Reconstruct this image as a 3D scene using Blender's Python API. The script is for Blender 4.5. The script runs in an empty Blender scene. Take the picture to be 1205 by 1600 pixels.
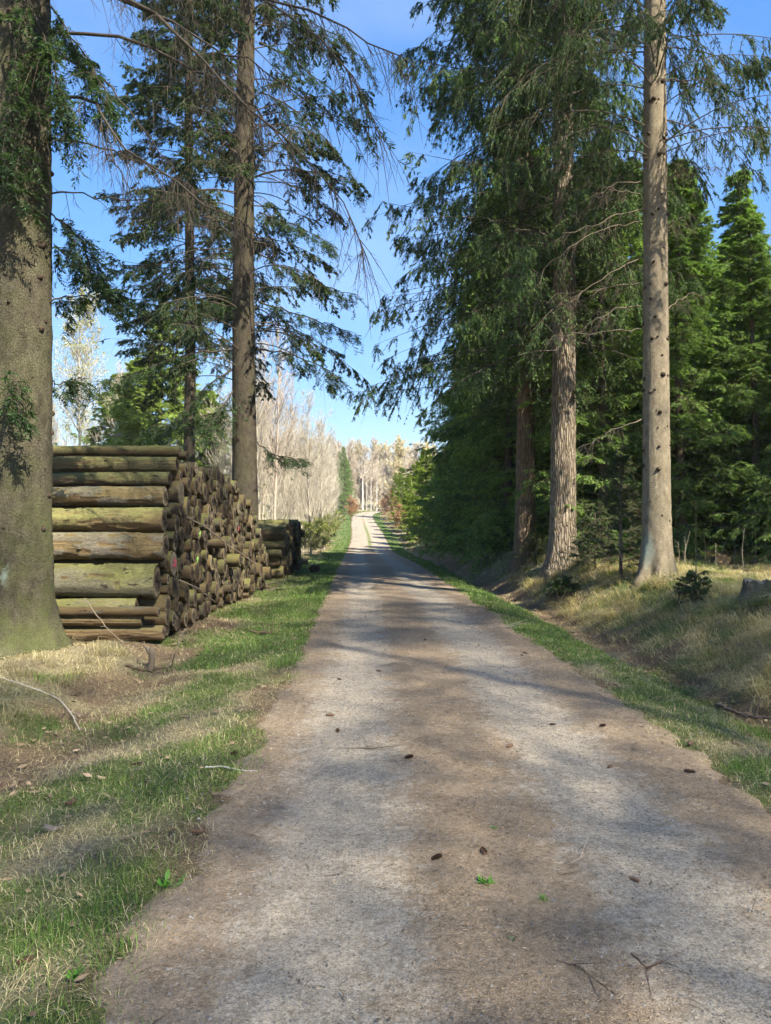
import bpy, math, random
import numpy as np
from mathutils import Vector, Matrix, Euler

# ------------------------------------------------------------------ scene, camera, light
S = bpy.context.scene
COL = S.collection
R = math.radians
random.seed(7)
rng = np.random.default_rng(11)

FPX, CXP, HOR, CAMH = 1203.0, 602.5, 815.0, 1.6
cam_d = bpy.data.cameras.new("camera")
cam_d.sensor_fit = 'VERTICAL'
cam_d.sensor_height = 24.0
cam_d.lens = 24.0 * FPX / 1600.0
cam_d.clip_start = 0.05
cam_d.clip_end = 3000
cam = bpy.data.objects.new("camera", cam_d)
COL.objects.link(cam)
cam.location = (0, 0, CAMH)
cam.rotation_euler = (R(90) + math.atan(15.0 / FPX), 0, 0)
S.camera = cam

SUN_EL, SUN_AZ = R(46), R(141)       # azimuth clockwise from +Y (behind the camera, to the right)
world = bpy.data.worlds.new("World")
S.world = world
world.use_nodes = True
wn = world.node_tree
wn.nodes.clear()
sky = wn.nodes.new("ShaderNodeTexSky")
sky.sky_type = 'NISHITA'
sky.sun_disc = False
sky.sun_elevation = SUN_EL
sky.sun_rotation = SUN_AZ
sky.air_density = 1.0
sky.dust_density = 0.1
sky.ozone_density = 2.6
bg = wn.nodes.new("ShaderNodeBackground")
bg.inputs[1].default_value = 0.15
wo = wn.nodes.new("ShaderNodeOutputWorld")
hs = wn.nodes.new("ShaderNodeHueSaturation")
hs.inputs["Saturation"].default_value = 1.25
dot = wn.nodes.new("ShaderNodeVectorMath"); dot.operation = 'DOT_PRODUCT'; dot.inputs[1].default_value = (.3, .5, .2)
ma = wn.nodes.new("ShaderNodeMath"); ma.operation = 'MULTIPLY_ADD'; ma.inputs[1].default_value = .30; ma.inputs[2].default_value = 1.0
iv = wn.nodes.new("ShaderNodeMath"); iv.operation = 'DIVIDE'; iv.inputs[0].default_value = .82
sc_ = wn.nodes.new("ShaderNodeVectorMath"); sc_.operation = 'SCALE'
tn = wn.nodes.new("ShaderNodeVectorMath"); tn.operation = 'MULTIPLY'; tn.inputs[1].default_value = (1.0, .97, .99)
wn.links.new(sky.outputs[0], dot.inputs[0]); wn.links.new(dot.outputs["Value"], ma.inputs[0]); wn.links.new(ma.outputs[0], iv.inputs[1])
wn.links.new(sky.outputs[0], sc_.inputs[0]); wn.links.new(iv.outputs[0], sc_.inputs["Scale"])   # soft shoulder on the bright horizon
wn.links.new(sc_.outputs[0], tn.inputs[0]); wn.links.new(tn.outputs[0], hs.inputs["Color"]); tcw = wn.nodes.new("ShaderNodeTexCoord"); mpw = wn.nodes.new("ShaderNodeMapping"); mpw.inputs["Scale"].default_value = (1, 1, 2.2)
nzw = wn.nodes.new("ShaderNodeTexNoise"); nzw.inputs["Scale"].default_value = 2.3; nzw.inputs["Detail"].default_value = 5
rpw = wn.nodes.new("ShaderNodeValToRGB"); rpw.color_ramp.elements[0].position = .48; rpw.color_ramp.elements[1].position = .85
rpw.color_ramp.elements[1].color = (.3, .3, .3, 1)
mxw = wn.nodes.new("ShaderNodeMix"); mxw.data_type = 'RGBA'; mxw.inputs[7].default_value = (2.2, 2.35, 2.6, 1)
wn.links.new(tcw.outputs["Generated"], mpw.inputs[0]); wn.links.new(mpw.outputs[0], nzw.inputs["Vector"]); wn.links.new(nzw.outputs[0], rpw.inputs[0])
wn.links.new(rpw.outputs[0], mxw.inputs[0]); wn.links.new(hs.outputs[0], mxw.inputs[6]); wn.links.new(mxw.outputs[2], bg.inputs[0])
wn.links.new(bg.outputs[0], wo.inputs[0])

sd = bpy.data.lights.new("sun", 'SUN')
sd.energy = 3.8
sd.angle = R(0.53)
sd.color = (1.0, 0.95, 0.82)
sun = bpy.data.objects.new("sun", sd)
COL.objects.link(sun)
sdir = Vector((math.sin(SUN_AZ) * math.cos(SUN_EL), math.cos(SUN_AZ) * math.cos(SUN_EL), math.sin(SUN_EL)))
sun.rotation_euler = sdir.to_track_quat('Z', 'Y').to_euler()

S.view_settings.view_transform = 'Standard'
S.view_settings.look = 'None'
S.view_settings.exposure = 2.0
S.view_settings.gamma = 1.0
S.render.engine = 'CYCLES'
cy = S.cycles
cy.use_adaptive_sampling = True
cy.adaptive_threshold = 0.03
cy.max_bounces = 5
cy.diffuse_bounces = 3
cy.glossy_bounces = 1
cy.transmission_bounces = 3
cy.use_denoising = True
try:
    cy.denoiser = 'OPENIMAGEDENOISE'
    cy.denoising_input_passes = 'RGB_ALBEDO_NORMAL'
    cy.denoising_prefilter = 'ACCURATE'
except Exception:
    pass
cy.caustics_reflective = cy.caustics_refractive = False

# ------------------------------------------------------------------ helpers
def P3(px, py, d):
    return np.array([(px - CXP) * d / FPX, d, CAMH + (HOR - py) * d / FPX])

_tab = np.random.default_rng(3).random((256, 256))
def vn(x, y, s, k=0):
    """smooth value noise, 0..1, cells of s metres"""
    x = np.asarray(x, float) / s + 37.3 * k + 1000; y = np.asarray(y, float) / s + 91.7 * k + 1000
    xi = np.floor(x).astype(int); yi = np.floor(y).astype(int)
    fx = x - xi; fy = y - yi
    fx = fx * fx * (3 - 2 * fx); fy = fy * fy * (3 - 2 * fy)
    g = lambda a, b: _tab[a & 255, b & 255]
    return (g(xi, yi) * (1 - fx) + g(xi + 1, yi) * fx) * (1 - fy) + (g(xi, yi + 1) * (1 - fx) + g(xi + 1, yi + 1) * fx) * fy

def sst(a, b, x):
    t = np.clip((np.asarray(x, float) - a) / (b - a), 0, 1)
    return t * t * (3 - 2 * t)

def cx(y):
    return np.interp(y, [-40, 2, 4, 12, 20, 30, 45, 60, 70, 88, 104, 114, 121, 127, 133, 140, 150, 165, 200],
                     [1.6, .62, .6, .43, .13, -.25, -.85, -1.25, -1.6, -2.45, -3.1, -3.3, -3.05, -2.4, -1.2, 1.2, 6, 14, 34])
def zr(y):
    return np.interp(y, [-40, 26, 34, 42, 50, 58, 68, 78, 88, 112, 128, 138, 150, 200, 400],
                     [0, 0, -.08, -.22, -.30, -.12, .35, .82, 1.3, 2.45, 3.2, 3.45, 3.5, 5.5, 16])

def hgt(x, y, fine=True):
    x = np.asarray(x, float); y = np.asarray(y, float)
    u = x - cx(y)
    z = zr(y)
    near = 1 - sst(9.0, 11.5, y)
    Ln = np.interp(u, [-60, -30, -8, -5.2, -4.3, -3.75, -3.25, -2.5, -1.7, -1.4, 99], [.5, .3, .2, .12, .1, -.02, -.2, -.12, -.02, 0, 0])
    Lf = np.interp(u, [-60, -30, -6, -3.2, -2.6, -1.5, 99], [.5, .3, .03, -.02, -.04, -.01, 0])
    bank = np.interp(y, [-40, 25, 45, 70, 120], [1, 1, .45, .15, .1])
    up = 1.4 + (u - 1.4) * (1 + .18 * sst(13, 20, y))
    Rr = np.interp(up, [-99, 1.4, 1.7, 2.2, 2.65, 2.95, 3.6, 4.3, 5.2, 30, 60], [0, 0, -.01, -.07, -.26, -.22, .22, .58, .68, .8, 1.1]) * bank
    z = z + near * Ln + (1 - near) * Lf + Rr
    off = np.clip(np.abs(u) - 1.4, 0, 1)
    z = z - .02 * np.exp(-((u + .75) / .35) ** 2) - .02 * np.exp(-((u - .75) / .35) ** 2)
    z = z + off * (.08 * (vn(x, y, .9, 1) - .5) + .06 * (vn(x, y, .35, 2) - .5)) + off * .5 * (vn(x, y, 9, 5) - .5) * sst(2, 9, np.abs(u))
    br = sst(2.7, 3.4, u) * (1 - sst(5, 6.5, u)) * bank
    z = z + br * .14 * (vn(x, y, .55, 3) - .5)
    if fine:
        z = z + .012 * (vn(x, y, .16, 4) - .5)
    return z

def gp(px, py):
    """where the view ray through a photo pixel meets the ground"""
    dx = (px - CXP) / FPX; dz = (HOR - py) / FPX
    lo, prev = 0.8, 0.8
    for d in np.arange(0.8, 200, .05):
        if CAMH + dz * d < hgt(dx * d, d):
            return np.array([dx * d, d, float(hgt(dx * d, d))])
    return np.array([dx * 60, 60, float(hgt(dx * 60, 60))])

class Acc:
    """collects numpy geometry; builds ONE mesh"""
    def __init__(s):
        s.v = []; s.q = []; s.t = []; s.n = 0; s.cq = []; s.ct = []; s.mq = []; s.mt = []; s.sq = []; s.st = []
    def add(s, v, q=None, t=None, col=(1, 1, 1), mat=0, smooth=False):
        v = np.asarray(v, np.float32).reshape(-1, 3)
        def cc(n, c):
            c = np.asarray(c, np.float32)
            return np.broadcast_to(c, (n, 3)).copy() if c.ndim == 1 else c
        if q is not None and len(q):
            q = np.asarray(q).reshape(-1, 4); s.q.append(q + s.n); s.cq.append(cc(len(q), col)); s.mq.append(np.full(len(q), mat)); s.sq.append(np.full(len(q), smooth))
        if t is not None and len(t):
            t = np.asarray(t).reshape(-1, 3); s.t.append(t + s.n); s.ct.append(cc(len(t), col if q is None else (col if np.asarray(col).ndim == 1 else col[:len(t)]))); s.mt.append(np.full(len(t), mat)); s.st.append(np.full(len(t), smooth))
        s.v.append(v); s.n += len(v)
    def mesh(s, name, mats):
        v = np.concatenate(s.v)
        q = np.concatenate(s.q) if s.q else np.zeros((0, 4), int)
        t = np.concatenate(s.t) if s.t else np.zeros((0, 3), int)
        me = bpy.data.meshes.new(name)
        me.vertices.add(len(v)); me.vertices.foreach_set("co", v.ravel())
        loops = np.concatenate([q.ravel(), t.ravel()]).astype(np.int32)
        me.loops.add(len(loops)); me.loops.foreach_set("vertex_index", loops)
        me.polygons.add(len(q) + len(t))
        st = np.concatenate([np.arange(len(q)) * 4, len(q) * 4 + np.arange(len(t)) * 3]).astype(np.int32)
        me.polygons.foreach_set("loop_start", st)
        cat = lambda a, b, d: np.concatenate((a + b)) if (a or b) else d
        me.polygons.foreach_set("material_index", cat(s.mq, s.mt, None).astype(np.int32))
        me.polygons.foreach_set("use_smooth", cat(s.sq, s.st, None).astype(bool))
        me.update(calc_edges=True)
        c = cat(s.cq, s.ct, None)
        a = me.attributes.new("tint", 'FLOAT_COLOR', 'FACE')
        a.data.foreach_set("color", np.concatenate([c, np.ones((len(c), 1))], 1).astype(np.float32).ravel())
        for m in mats:
            me.materials.append(m)
        return me

def obj(name, me, parent=None, loc=(0, 0, 0), rz=0.0, kind=None, label=None, cat=None, group=None):
    o = bpy.data.objects.new(name, me)
    COL.objects.link(o)
    o.location = loc
    o.rotation_euler = (0, 0, rz)
    if parent: o.parent = parent
    tag(o, label, cat, group, kind)
    return o
def tag(o, label=None, cat=None, group=None, kind=None):
    if label: o["label"] = label
    if cat: o["category"] = cat
    if group: o["group"] = group
    if kind: o["kind"] = kind
def copy_thing(root, loc, rz=0, sc=None, label=None, group=None):
    r = root.copy(); COL.objects.link(r); r.location = loc; r.rotation_euler = (0, 0, rz)
    if sc is not None: r.scale = sc if hasattr(sc, '__len__') else (sc, sc, sc)
    if label: r["label"] = label
    if group: r["group"] = group
    for ch in list(root.children):
        c = ch.copy(); COL.objects.link(c); c.parent = r
    return r

def norm(a):
    return a / np.maximum(np.linalg.norm(a, axis=-1, keepdims=True), 1e-9)

def tubes(acc, P, Rr, k=5, col=(1, 1, 1), mat=0, smooth=True):
    """P (B,N,3) polylines, Rr (B,N) radii"""
    P = np.asarray(P, float); Rr = np.asarray(Rr, float)
    if P.ndim == 2: P = P[None]; Rr = Rr[None]
    B, N, _ = P.shape
    T = np.empty_like(P); T[:, 1:-1] = P[:, 2:] - P[:, :-2]; T[:, 0] = P[:, 1] - P[:, 0]; T[:, -1] = P[:, -1] - P[:, -2]
    T = norm(T)
    m = norm(T.mean(1))
    ref = np.where(np.abs(m[:, 2:3]) > .8, np.array([[1., 0, 0]]), np.array([[0, 0, 1.]]))[:, None]
    U = norm(np.cross(T, np.broadcast_to(ref, T.shape))); V = np.cross(T, U)
    a = np.arange(k) * 2 * np.pi / k
    ring = U[:, :, None] * np.cos(a)[None, None, :, None] + V[:, :, None] * np.sin(a)[None, None, :, None]
    v = P[:, :, None] + ring * Rr[:, :, None, None]
    idx = np.arange(B * N * k).reshape(B, N, k)
    a0 = idx[:, :-1]; b0 = idx[:, 1:]
    q = np.stack([a0, np.roll(a0, -1, 2), np.roll(b0, -1, 2), b0], -1)
    c = np.asarray(col, float)
    if c.ndim == 2: c = np.repeat(c, (N - 1) * k, 0)
    acc.add(v.reshape(-1, 3), q.reshape(-1, 4), col=c, mat=mat, smooth=smooth)

def diamonds(acc, p, d, l, w, nrm, col, mat=0, mid=.45):
    s = norm(np.cross(d, nrm)) * (w[:, None] * .5)
    v = np.stack([p, p + d * (l * mid)[:, None] + s, p + d * l[:, None], p + d * (l * mid)[:, None] - s], 1)
    acc.add(v.reshape(-1, 3), np.arange(len(p) * 4).reshape(-1, 4), col=col, mat=mat)

def polyint(P, t):
    """P (B,N,3), t (B,M) in 0..1 -> pos, dir (B,M,3)"""
    B, N, _ = P.shape
    f = np.clip(t, 0, .9999) * (N - 1); i = f.astype(int); f = f - i
    b = np.arange(B)[:, None]
    a = P[b, i]; c = P[b, i + 1]
    return a + (c - a) * f[..., None], norm(c - a)

def limb(r, base, az, L, e0, droop, up, N=9, wig=.07):
    """polylines from base (B,3)"""
    B = len(az); t = np.linspace(0, 1, N)[None]
    e = e0[:, None] - droop[:, None] * t + up[:, None] * t ** 3
    a = az[:, None] + np.cumsum(r.normal(0, wig, (B, N)), 1)
    st = L[:, None] / (N - 1)
    d = np.stack([np.cos(a) * np.cos(e), np.sin(a) * np.cos(e), np.sin(e)], -1) * st[..., None]
    P = np.concatenate([base[:, None], base[:, None] + np.cumsum(d[:, :-1], 1)], 1)
    return P

# ------------------------------------------------------------------ materials
class NT:
    def __init__(s, name, rough=.9, spec=.2):
        s.m = bpy.data.materials.new(name); s.m.use_nodes = True
        s.t = s.m.node_tree; s.b = s.t.nodes["Principled BSDF"]; s.out = s.t.nodes["Material Output"]
        s.b.inputs["Roughness"].default_value = rough
        s.b.inputs["Specular IOR Level"].default_value = spec
    def n(s, typ, **k):
        x = s.t.nodes.new(typ)
        for a, b in k.items(): setattr(x, a, b)
        return x
    def lk(s, a, b): s.t.links.new(a, b)
    def val(s, inp, v):
        if hasattr(v, 'is_linked') or hasattr(v, 'links'): s.lk(v, inp)
        else:
            if hasattr(v, '__len__') and len(v) == 3 and inp.type == 'RGBA': v = (*v, 1)
            inp.default_value = v
    def co(s, which="Object", sc=(1, 1, 1), loc=(0, 0, 0)):
        c = s.n("ShaderNodeTexCoord"); mp = s.n("ShaderNodeMapping")
        s.lk(c.outputs[which], mp.inputs[0]); mp.inputs["Scale"].default_value = sc; mp.inputs["Location"].default_value = loc
        return mp.outputs[0]
    def noise(s, vec, scale, detail=3, rough=.55, dist=0):
        x = s.n("ShaderNodeTexNoise"); s.lk(vec, x.inputs["Vector"])
        x.inputs["Scale"].default_value = scale; x.inputs["Detail"].default_value = detail
        x.inputs["Roughness"].default_value = rough; x.inputs["Distortion"].default_value = dist
        return x.outputs[0]
    def vor(s, vec, scale, feature='F1', out="Distance", rand=1):
        x = s.n("ShaderNodeTexVoronoi", feature=feature); s.lk(vec, x.inputs["Vector"]); x.inputs["Scale"].default_value = scale
        x.inputs["Randomness"].default_value = rand
        return x.outputs[out]
    def ramp(s, f, stops, interp='LINEAR'):
        x = s.n("ShaderNodeValToRGB"); s.lk(f, x.inputs[0]); e = x.color_ramp.elements; x.color_ramp.interpolation = interp
        while len(e) < len(stops): e.new(.5)
        for i, (p, c) in enumerate(stops):
            e[i].position = p
            if not hasattr(c, '__len__'): c = (c, c, c)
            e[i].color = (*c, 1)
        return x.outputs[0]
    def mix(s, f, a, b, mode='MIX'):
        x = s.n("ShaderNodeMix", data_type='RGBA', blend_type=mode)
        s.val(x.inputs[0], f); s.val(x.inputs[6], a); s.val(x.inputs[7], b)
        return x.outputs[2]
    def math(s, op, a, b=0.0, clamp=False):
        x = s.n("ShaderNodeMath", operation=op, use_clamp=clamp); s.val(x.inputs[0], a); s.val(x.inputs[1], b)
        return x.outputs[0]
    def attr(s, name, out="Color"):
        x = s.n("ShaderNodeAttribute", attribute_name=name); return x.outputs[out]
    def sep(s, vec):
        x = s.n("ShaderNodeSeparateXYZ"); s.lk(vec, x.inputs[0]); return x.outputs
    def bump(s, h, strength=.5, dist=.02, prev=None):
        x = s.n("ShaderNodeBump"); s.lk(h, x.inputs["Height"]); x.inputs["Strength"].default_value = strength; x.inputs["Distance"].default_value = dist
        if prev is not None: s.lk(prev, x.inputs["Normal"])
        s.lk(x.outputs[0], s.b.inputs["Normal"]); return x.outputs[0]
    def col(s, c): s.val(s.b.inputs["Base Color"], c)
    def rnd(s):
        return s.n("ShaderNodeObjectInfo").outputs["Random"]

def leaf_mat(name, trans=.3, rough=.6, gain=1.0):
    t = NT(name, rough, .25)
    c = t.attr("tint")
    r = t.ramp(t.rnd(), [(0, (.82 * gain,) * 3), (1, (1.18 * gain, 1.15 * gain, 1.05 * gain))])
    c = t.mix(1.0, c, r, 'MULTIPLY')
    t.col(c)
    tr = t.n("ShaderNodeBsdfTranslucent"); t.lk(t.mix(1.0, c, (1.25, 1.35, .7), 'MULTIPLY'), tr.inputs[0])
    mx = t.n("ShaderNodeMixShader"); mx.inputs[0].default_value = trans
    t.lk(t.b.outputs[0], mx.inputs[1]); t.lk(tr.outputs[0], mx.inputs[2]); t.lk(mx.outputs[0], t.out.inputs[0])
    return t.m
M_NEEDLE = leaf_mat("needles", .36)
M_GRASS = leaf_mat("grass_blades", .35)
M_TWIG = (lambda t: (t.col(t.attr("tint")), t.m)[1])(NT("twig_bark", .9, .15))

def bark_mat(name, dark, light, style, moss=.3, lichen=None, scale=1.0):
    t = NT(name, .92, .15)
    o = t.co()
    if style == 'furrow':
        v = t.co(sc=(1, 1, .16))
        v2 = t.mix(.09, v, t.n("ShaderNodeTexNoise").outputs[1])
        f = t.vor(v2, 20 * scale, 'DISTANCE_TO_EDGE')
        h = t.ramp(f, [(0, 0), (.13, .6), (.3, 1)])
        n = t.noise(o, 25, 5, .65)
        c = t.mix(h, dark, light)
        c = t.mix(t.ramp(n, [(.3, 0), (.75, .6)]), c, tuple(x * .55 for x in light))
        t.bump(t.math('ADD', h, t.math('MULTIPLY', n, .5)), 1.0, .035)
    else:
        n1 = t.noise(t.co(sc=(1, 1, .6)), 9 * scale, 6, .7)
        n2 = t.noise(t.co(sc=(1, 1, 2.6)), 26, 4, .7)
        f = t.vor(t.co(sc=(1, 1, .55)), 38 * scale, 'DISTANCE_TO_EDGE')
        c = t.mix(t.ramp(n1, [(.32, 0), (.68, 1)]), dark, light)
        c = t.mix(t.ramp(n2, [(.28, .75), (.5, 0)]), c, tuple(x * .4 for x in dark))
        c = t.mix(t.ramp(f, [(0, .3), (.08, 0)]), c, tuple(x * .45 for x in dark))
        h = t.math('ADD', t.math('MULTIPLY', n2, .8), t.ramp(f, [(0, 0), (.12, .6)]))
        t.bump(t.math('ADD', h, n1), .7, .016)
    ms = t.noise(o, 1.7, 4, .7)
    z = t.sep(o)[2]
    low = t.ramp(t.math('DIVIDE', z, 3.0), [(.1, 1), (1, .35)])
    c = t.mix(t.math('MULTIPLY', t.math('MULTIPLY', t.ramp(ms, [(.42, 0), (.62, 1)]), low), moss), c, (.10, .12, .03))
    if lichen:
        for (x, y, zc, r) in lichen:
            d = t.n("ShaderNodeVectorMath", operation='DISTANCE')
            mp = t.co(sc=(1, 1, .42)); t.lk(mp, d.inputs[0]); d.inputs[1].default_value = (x, y, zc * .42)
            k = t.math('ADD', t.math('DIVIDE', d.outputs["Value"], r), t.math('MULTIPLY', t.noise(o, 14, 5, .75), 1.5))
            c = t.mix(t.ramp(k, [(.95, .8), (1.4, 0)]) if False else t.ramp(t.math('MULTIPLY', k, .5), [(.52, .75), (.78, 0)]), c, (.26, .33, .28))
    t.col(c)
    return t.m
M_BARK_A = bark_mat("bark_moss_grey", (.045, .036, .024), (.12, .104, .066), 'plate', .5, [(.10, -.46, .95, .10)])
M_BARK_B = bark_mat("bark_grey_brown", (.038, .030, .022), (.095, .075, .053), 'plate', .35)
M_BARK_D = bark_mat("bark_tan", (.17, .132, .088), (.32, .262, .175), 'plate', .12, [(-.26, -.2, .55, .2)], 1.3)
M_BARK_E = bark_mat("bark_furrowed", (.09, .06, .038), (.34, .27, .195), 'furrow', .2)
M_BARK_F = bark_mat("bark_red_brown", (.10, .06, .035), (.30, .21, .14), 'furrow', .25, None, 1.25)
M_BARK_S = bark_mat("bark_spruce_far", (.09, .07, .05), (.22, .17, .12), 'plate', .25)
M_KNOT = (lambda t: (t.col(t.ramp(t.noise(t.co(), 30, 3), [(.3, (.02, .015, .01)), (.7, (.08, .055, .035))])), t.m)[1])(NT("knot_dark"))

# ------------------------------------------------------------------ ground and road
def axis(a, b, fine0, fine1, s, g):
    v = list(np.arange(fine0, fine1, s)); x, st = fine1, s
    while x < b: v.append(x); st *= g; x += st
    v.append(b); x, st = fine0, s; lo = []
    while x > a: st *= g; x -= st; lo.append(x)
    lo[-1] = a
    return np.array(sorted(set(lo)) + v)
gx = axis(-500, 500, -6.5, 6.5, .07, 1.09)
gy = axis(-60, 900, 1.6, 16, .075, 1.022)
X, Y = np.meshgrid(gx, gy)
Z = hgt(X, Y)

def zones(x, y):
    """green, litter, straw weights, 0..1"""
    x = np.asarray(x, float); y = np.asarray(y, float)
    u = x - cx(y)
    n1 = vn(x, y, .55, 7); n2 = vn(x, y, .22, 8); n3 = vn(x, y, 1.6, 9); n = .5 * n1 + .25 * n2 + .25 * n3
    left = u < 0
    far = sst(8.5, 11, y)
    # left verge
    gl_near = np.interp(u, [-9, -4.0, -3.1, -2.6, -1.65, -1.4, -1.15], [.28, .3, .35, .56, .6, .45, 0])
    gl_far = np.interp(u, [-20, -9, -3.9, -3.2, -2.7, -1.6, -1.42], [.35, .3, .3, .45, .72, 1.0, 0])
    gr_near = np.interp(u, [1.35, 1.6, 2.2, 2.6, 2.9, 3.2, 4.5, 9, 20], [0, .5, .7, .5, .15, .4, .38, .4, .3])
    gr_far = np.interp(u, [1.35, 1.55, 2.25, 2.5, 2.9, 3.2, 4.2, 9, 20], [0, 1, 1, .35, .25, .5, .55, .3, .1])
    g = np.where(left, gl_near * (1 - far) + gl_far * far, gr_near * (1 - far) + gr_far * far)
    green = np.clip((g - n) * 4 + .5, 0, 1) * (g > 0)
    lit_l = np.interp(u, [-4.0, -3.4, -3.0, -2.5, -1.85, -1.55], [.2, .75, .65, .2, .25, 1])
    lit_r = np.interp(u, [1.35, 1.75, 2.3, 2.6, 2.9, 3.3, 5, 7, 12], [1, .35, .2, .7, .85, .25, .25, .5, .95])
    l = np.where(left, lit_l, lit_r)
    litter = np.clip((l - vn(x, y, .4, 12)) * 3 + .4, 0, 1)
    return green, litter

G, Lt = zones(X, Y)
me = bpy.data.meshes.new("ground")
ny, nx = X.shape
v = np.stack([X, Y, Z], -1).reshape(-1, 3)
idx = np.arange(ny * nx).reshape(ny, nx)
q = np.stack([idx[:-1, :-1], idx[:-1, 1:], idx[1:, 1:], idx[1:, :-1]], -1).reshape(-1, 4)
def grid_mesh(name, v, q, cols, mat, uv=None):
    me = bpy.data.meshes.new(name)
    me.vertices.add(len(v)); me.vertices.foreach_set("co", v.astype(np.float32).ravel())
    me.loops.add(q.size); me.loops.foreach_set("vertex_index", q.ravel().astype(np.int32))
    me.polygons.add(len(q)); me.polygons.foreach_set("loop_start", (np.arange(len(q)) * 4).astype(np.int32))
    me.polygons.foreach_set("use_smooth", np.ones(len(q), bool))
    me.update(calc_edges=True)
    a = me.attributes.new("zone", 'FLOAT_COLOR', 'POINT'); a.data.foreach_set("color", cols.astype(np.float32).ravel())
    me.materials.append(mat)
    return me
t = NT("ground_litter_turf", .95, .1)
zc = t.sep(t.attr("zone"))
o = t.co()
nz = t.noise(o, 60, 4, .7); nm = t.noise(o, 9, 4, .6); nf = t.noise(o, 160, 3, .7)
straw = t.ramp(nz, [(.3, (.10, .085, .05)), (.5, (.24, .20, .12)), (.72, (.42, .36, .23))])
litt = t.ramp(nf, [(.3, (.05, .035, .022)), (.5, (.16, .11, .07)), (.75, (.32, .22, .13))])
grn = t.ramp(nz, [(.3, (.03, .055, .012)), (.7, (.085, .15, .03))])
c = t.mix(t.math('ADD', zc[1], t.math('SUBTRACT', nm, .5), True), straw, litt)
c = t.mix(t.math('MULTIPLY', zc[0], .8), c, grn)
t.col(c)
t.bump(t.math('ADD', nz, t.math('MULTIPLY', nm, 1.5)), .9, .03)
M_GROUND = t.m
cols = np.stack([G, Lt, np.zeros_like(G), np.ones_like(G)], -1).reshape(-1, 4)
obj("ground", grid_mesh("ground", v, q, cols, M_GROUND), kind="structure", label="forest floor of dry grass, needles and turf either side of the track", cat="ground")

# the gravel track: a sheet a few millimetres over the ground whose ragged edge sinks under it
ru = np.concatenate([np.linspace(-1.9, 1.9, 96)])
rv = axis(-40, 200, 1.6, 14, .07, 1.018)
U, V = np.meshgrid(ru, rv)
slope = (cx(V + .5) - cx(V - .5))
RX = cx(V) + U * np.sqrt(1 + slope ** 2) * np.interp(V, [0, 12, 30, 50, 90, 130], [1, .97, .94, .9, .9, .9])
edge = 1.52 + .22 * (vn(RX, V, .5, 21) - .5) + .16 * (vn(RX, V, .15, 22) - .5)
RZ = hgt(RX, V) + .014 - .09 * sst(0, .25, np.abs(U) - edge + .05 * (U < 0) * (V < 8))
rv3 = np.stack([RX, V, RZ], -1).reshape(-1, 3)
ri = np.arange(RX.size).reshape(RX.shape)
rq = np.stack([ri[:-1, :-1], ri[:-1, 1:], ri[1:, 1:], ri[1:, :-1]], -1).reshape(-1, 4)
# wheel tracks: bare grey gravel; crown and edges: brown needle litter
wob = .18 * (vn(U * 0, V, 2.2, 81) - .5)
tl = np.exp(-np.abs((U + .80 + wob) / np.interp(V, [2, 10, 30], [.40, .38, .38])) ** 2.4)
tr_ = np.exp(-np.abs((U - .68 + wob) / np.interp(V, [2, 10, 30], [.38, .40, .42])) ** 2.4)
track = np.clip(tl + tr_, 0, 1)
track = np.maximum(track, sst(45, 62, V) * np.clip(1.25 - np.exp(-(np.abs(U - .05) / .16) ** 2) * 1.1, 0, 1) * (np.abs(U) < 1.6))
grassmid = np.exp(-(U / .16) ** 2) * sst(48, 60, V) * (1 - sst(80, 95, V)) * .8
damp = np.clip(np.exp(-((U + 1.15) / .35) ** 2) * sst(.35, .7, vn(RX, V, 1.3, 33)), 0, 1)
rc = np.stack([track, grassmid, damp, np.ones_like(track)], -1).reshape(-1, 4)
t = NT("gravel_track", .95, .12)
z3 = t.sep(t.attr("zone"))
o = t.co()
n_b = t.noise(o, 3.2, 5, .65); n_m = t.noise(o, 14, 5, .7); n_f = t.noise(o, 110, 4, .75); nsk = t.noise(t.co(sc=(1, .35, 1)), 6, 4, .6)
vst = t.vor(o, 75, 'F1'); vcol = t.vor(o, 75, 'F1', 'Color')
stone = t.ramp(t.sep(vcol)[0], [(0, (.12, .108, .092)), (.5, (.27, .24, .20)), (1, (.50, .44, .37))])
dust = t.ramp(n_f, [(.25, (.17, .145, .115)), (.5, (.33, .285, .225)), (.8, (.52, .45, .36))])
grav = t.mix(t.ramp(vst, [(.25, .65), (.55, 0)]), dust, stone)
grav = t.mix(t.ramp(n_b, [(.4, 0), (.7, .35)]), grav, (.34, .29, .23))
grav = t.mix(t.ramp(t.noise(o, 150, 3, .8), [(.52, 0), (.60, .65)]), grav, (.19, .135, .085))
need = t.ramp(t.noise(o, 190, 3, .8), [(.28, (.09, .065, .045)), (.45, (.215, .16, .11)), (.6, (.32, .245, .17)), (.8, (.48, .375, .26))])
need = t.mix(t.ramp(n_m, [(.45, 0), (.75, .5)]), need, (.20, .15, .105))
k = t.math('ADD', z3[0], t.math('MULTIPLY', t.math('SUBTRACT', n_b, .5), 1.5))
k = t.math('ADD', k, t.math('MULTIPLY', t.math('SUBTRACT', n_m, .5), 1.1))
k = t.math('ADD', k, t.math('MULTIPLY', t.math('SUBTRACT', nsk, .5), .7))
c = t.mix(t.ramp(k, [(.25, 0), (.75, 1)]), need, grav)
c = t.mix(t.math('MULTIPLY', z3[2], .3), c, (.13, .12, .115))
c = t.mix(z3[1], c, (.12, .16, .05))
n_c = t.noise(o, 42, 4, .85); pv = t.vor(o, 26, 'F1'); pc = t.sep(t.vor(o, 26, 'F1', 'Color'))[1]
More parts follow.
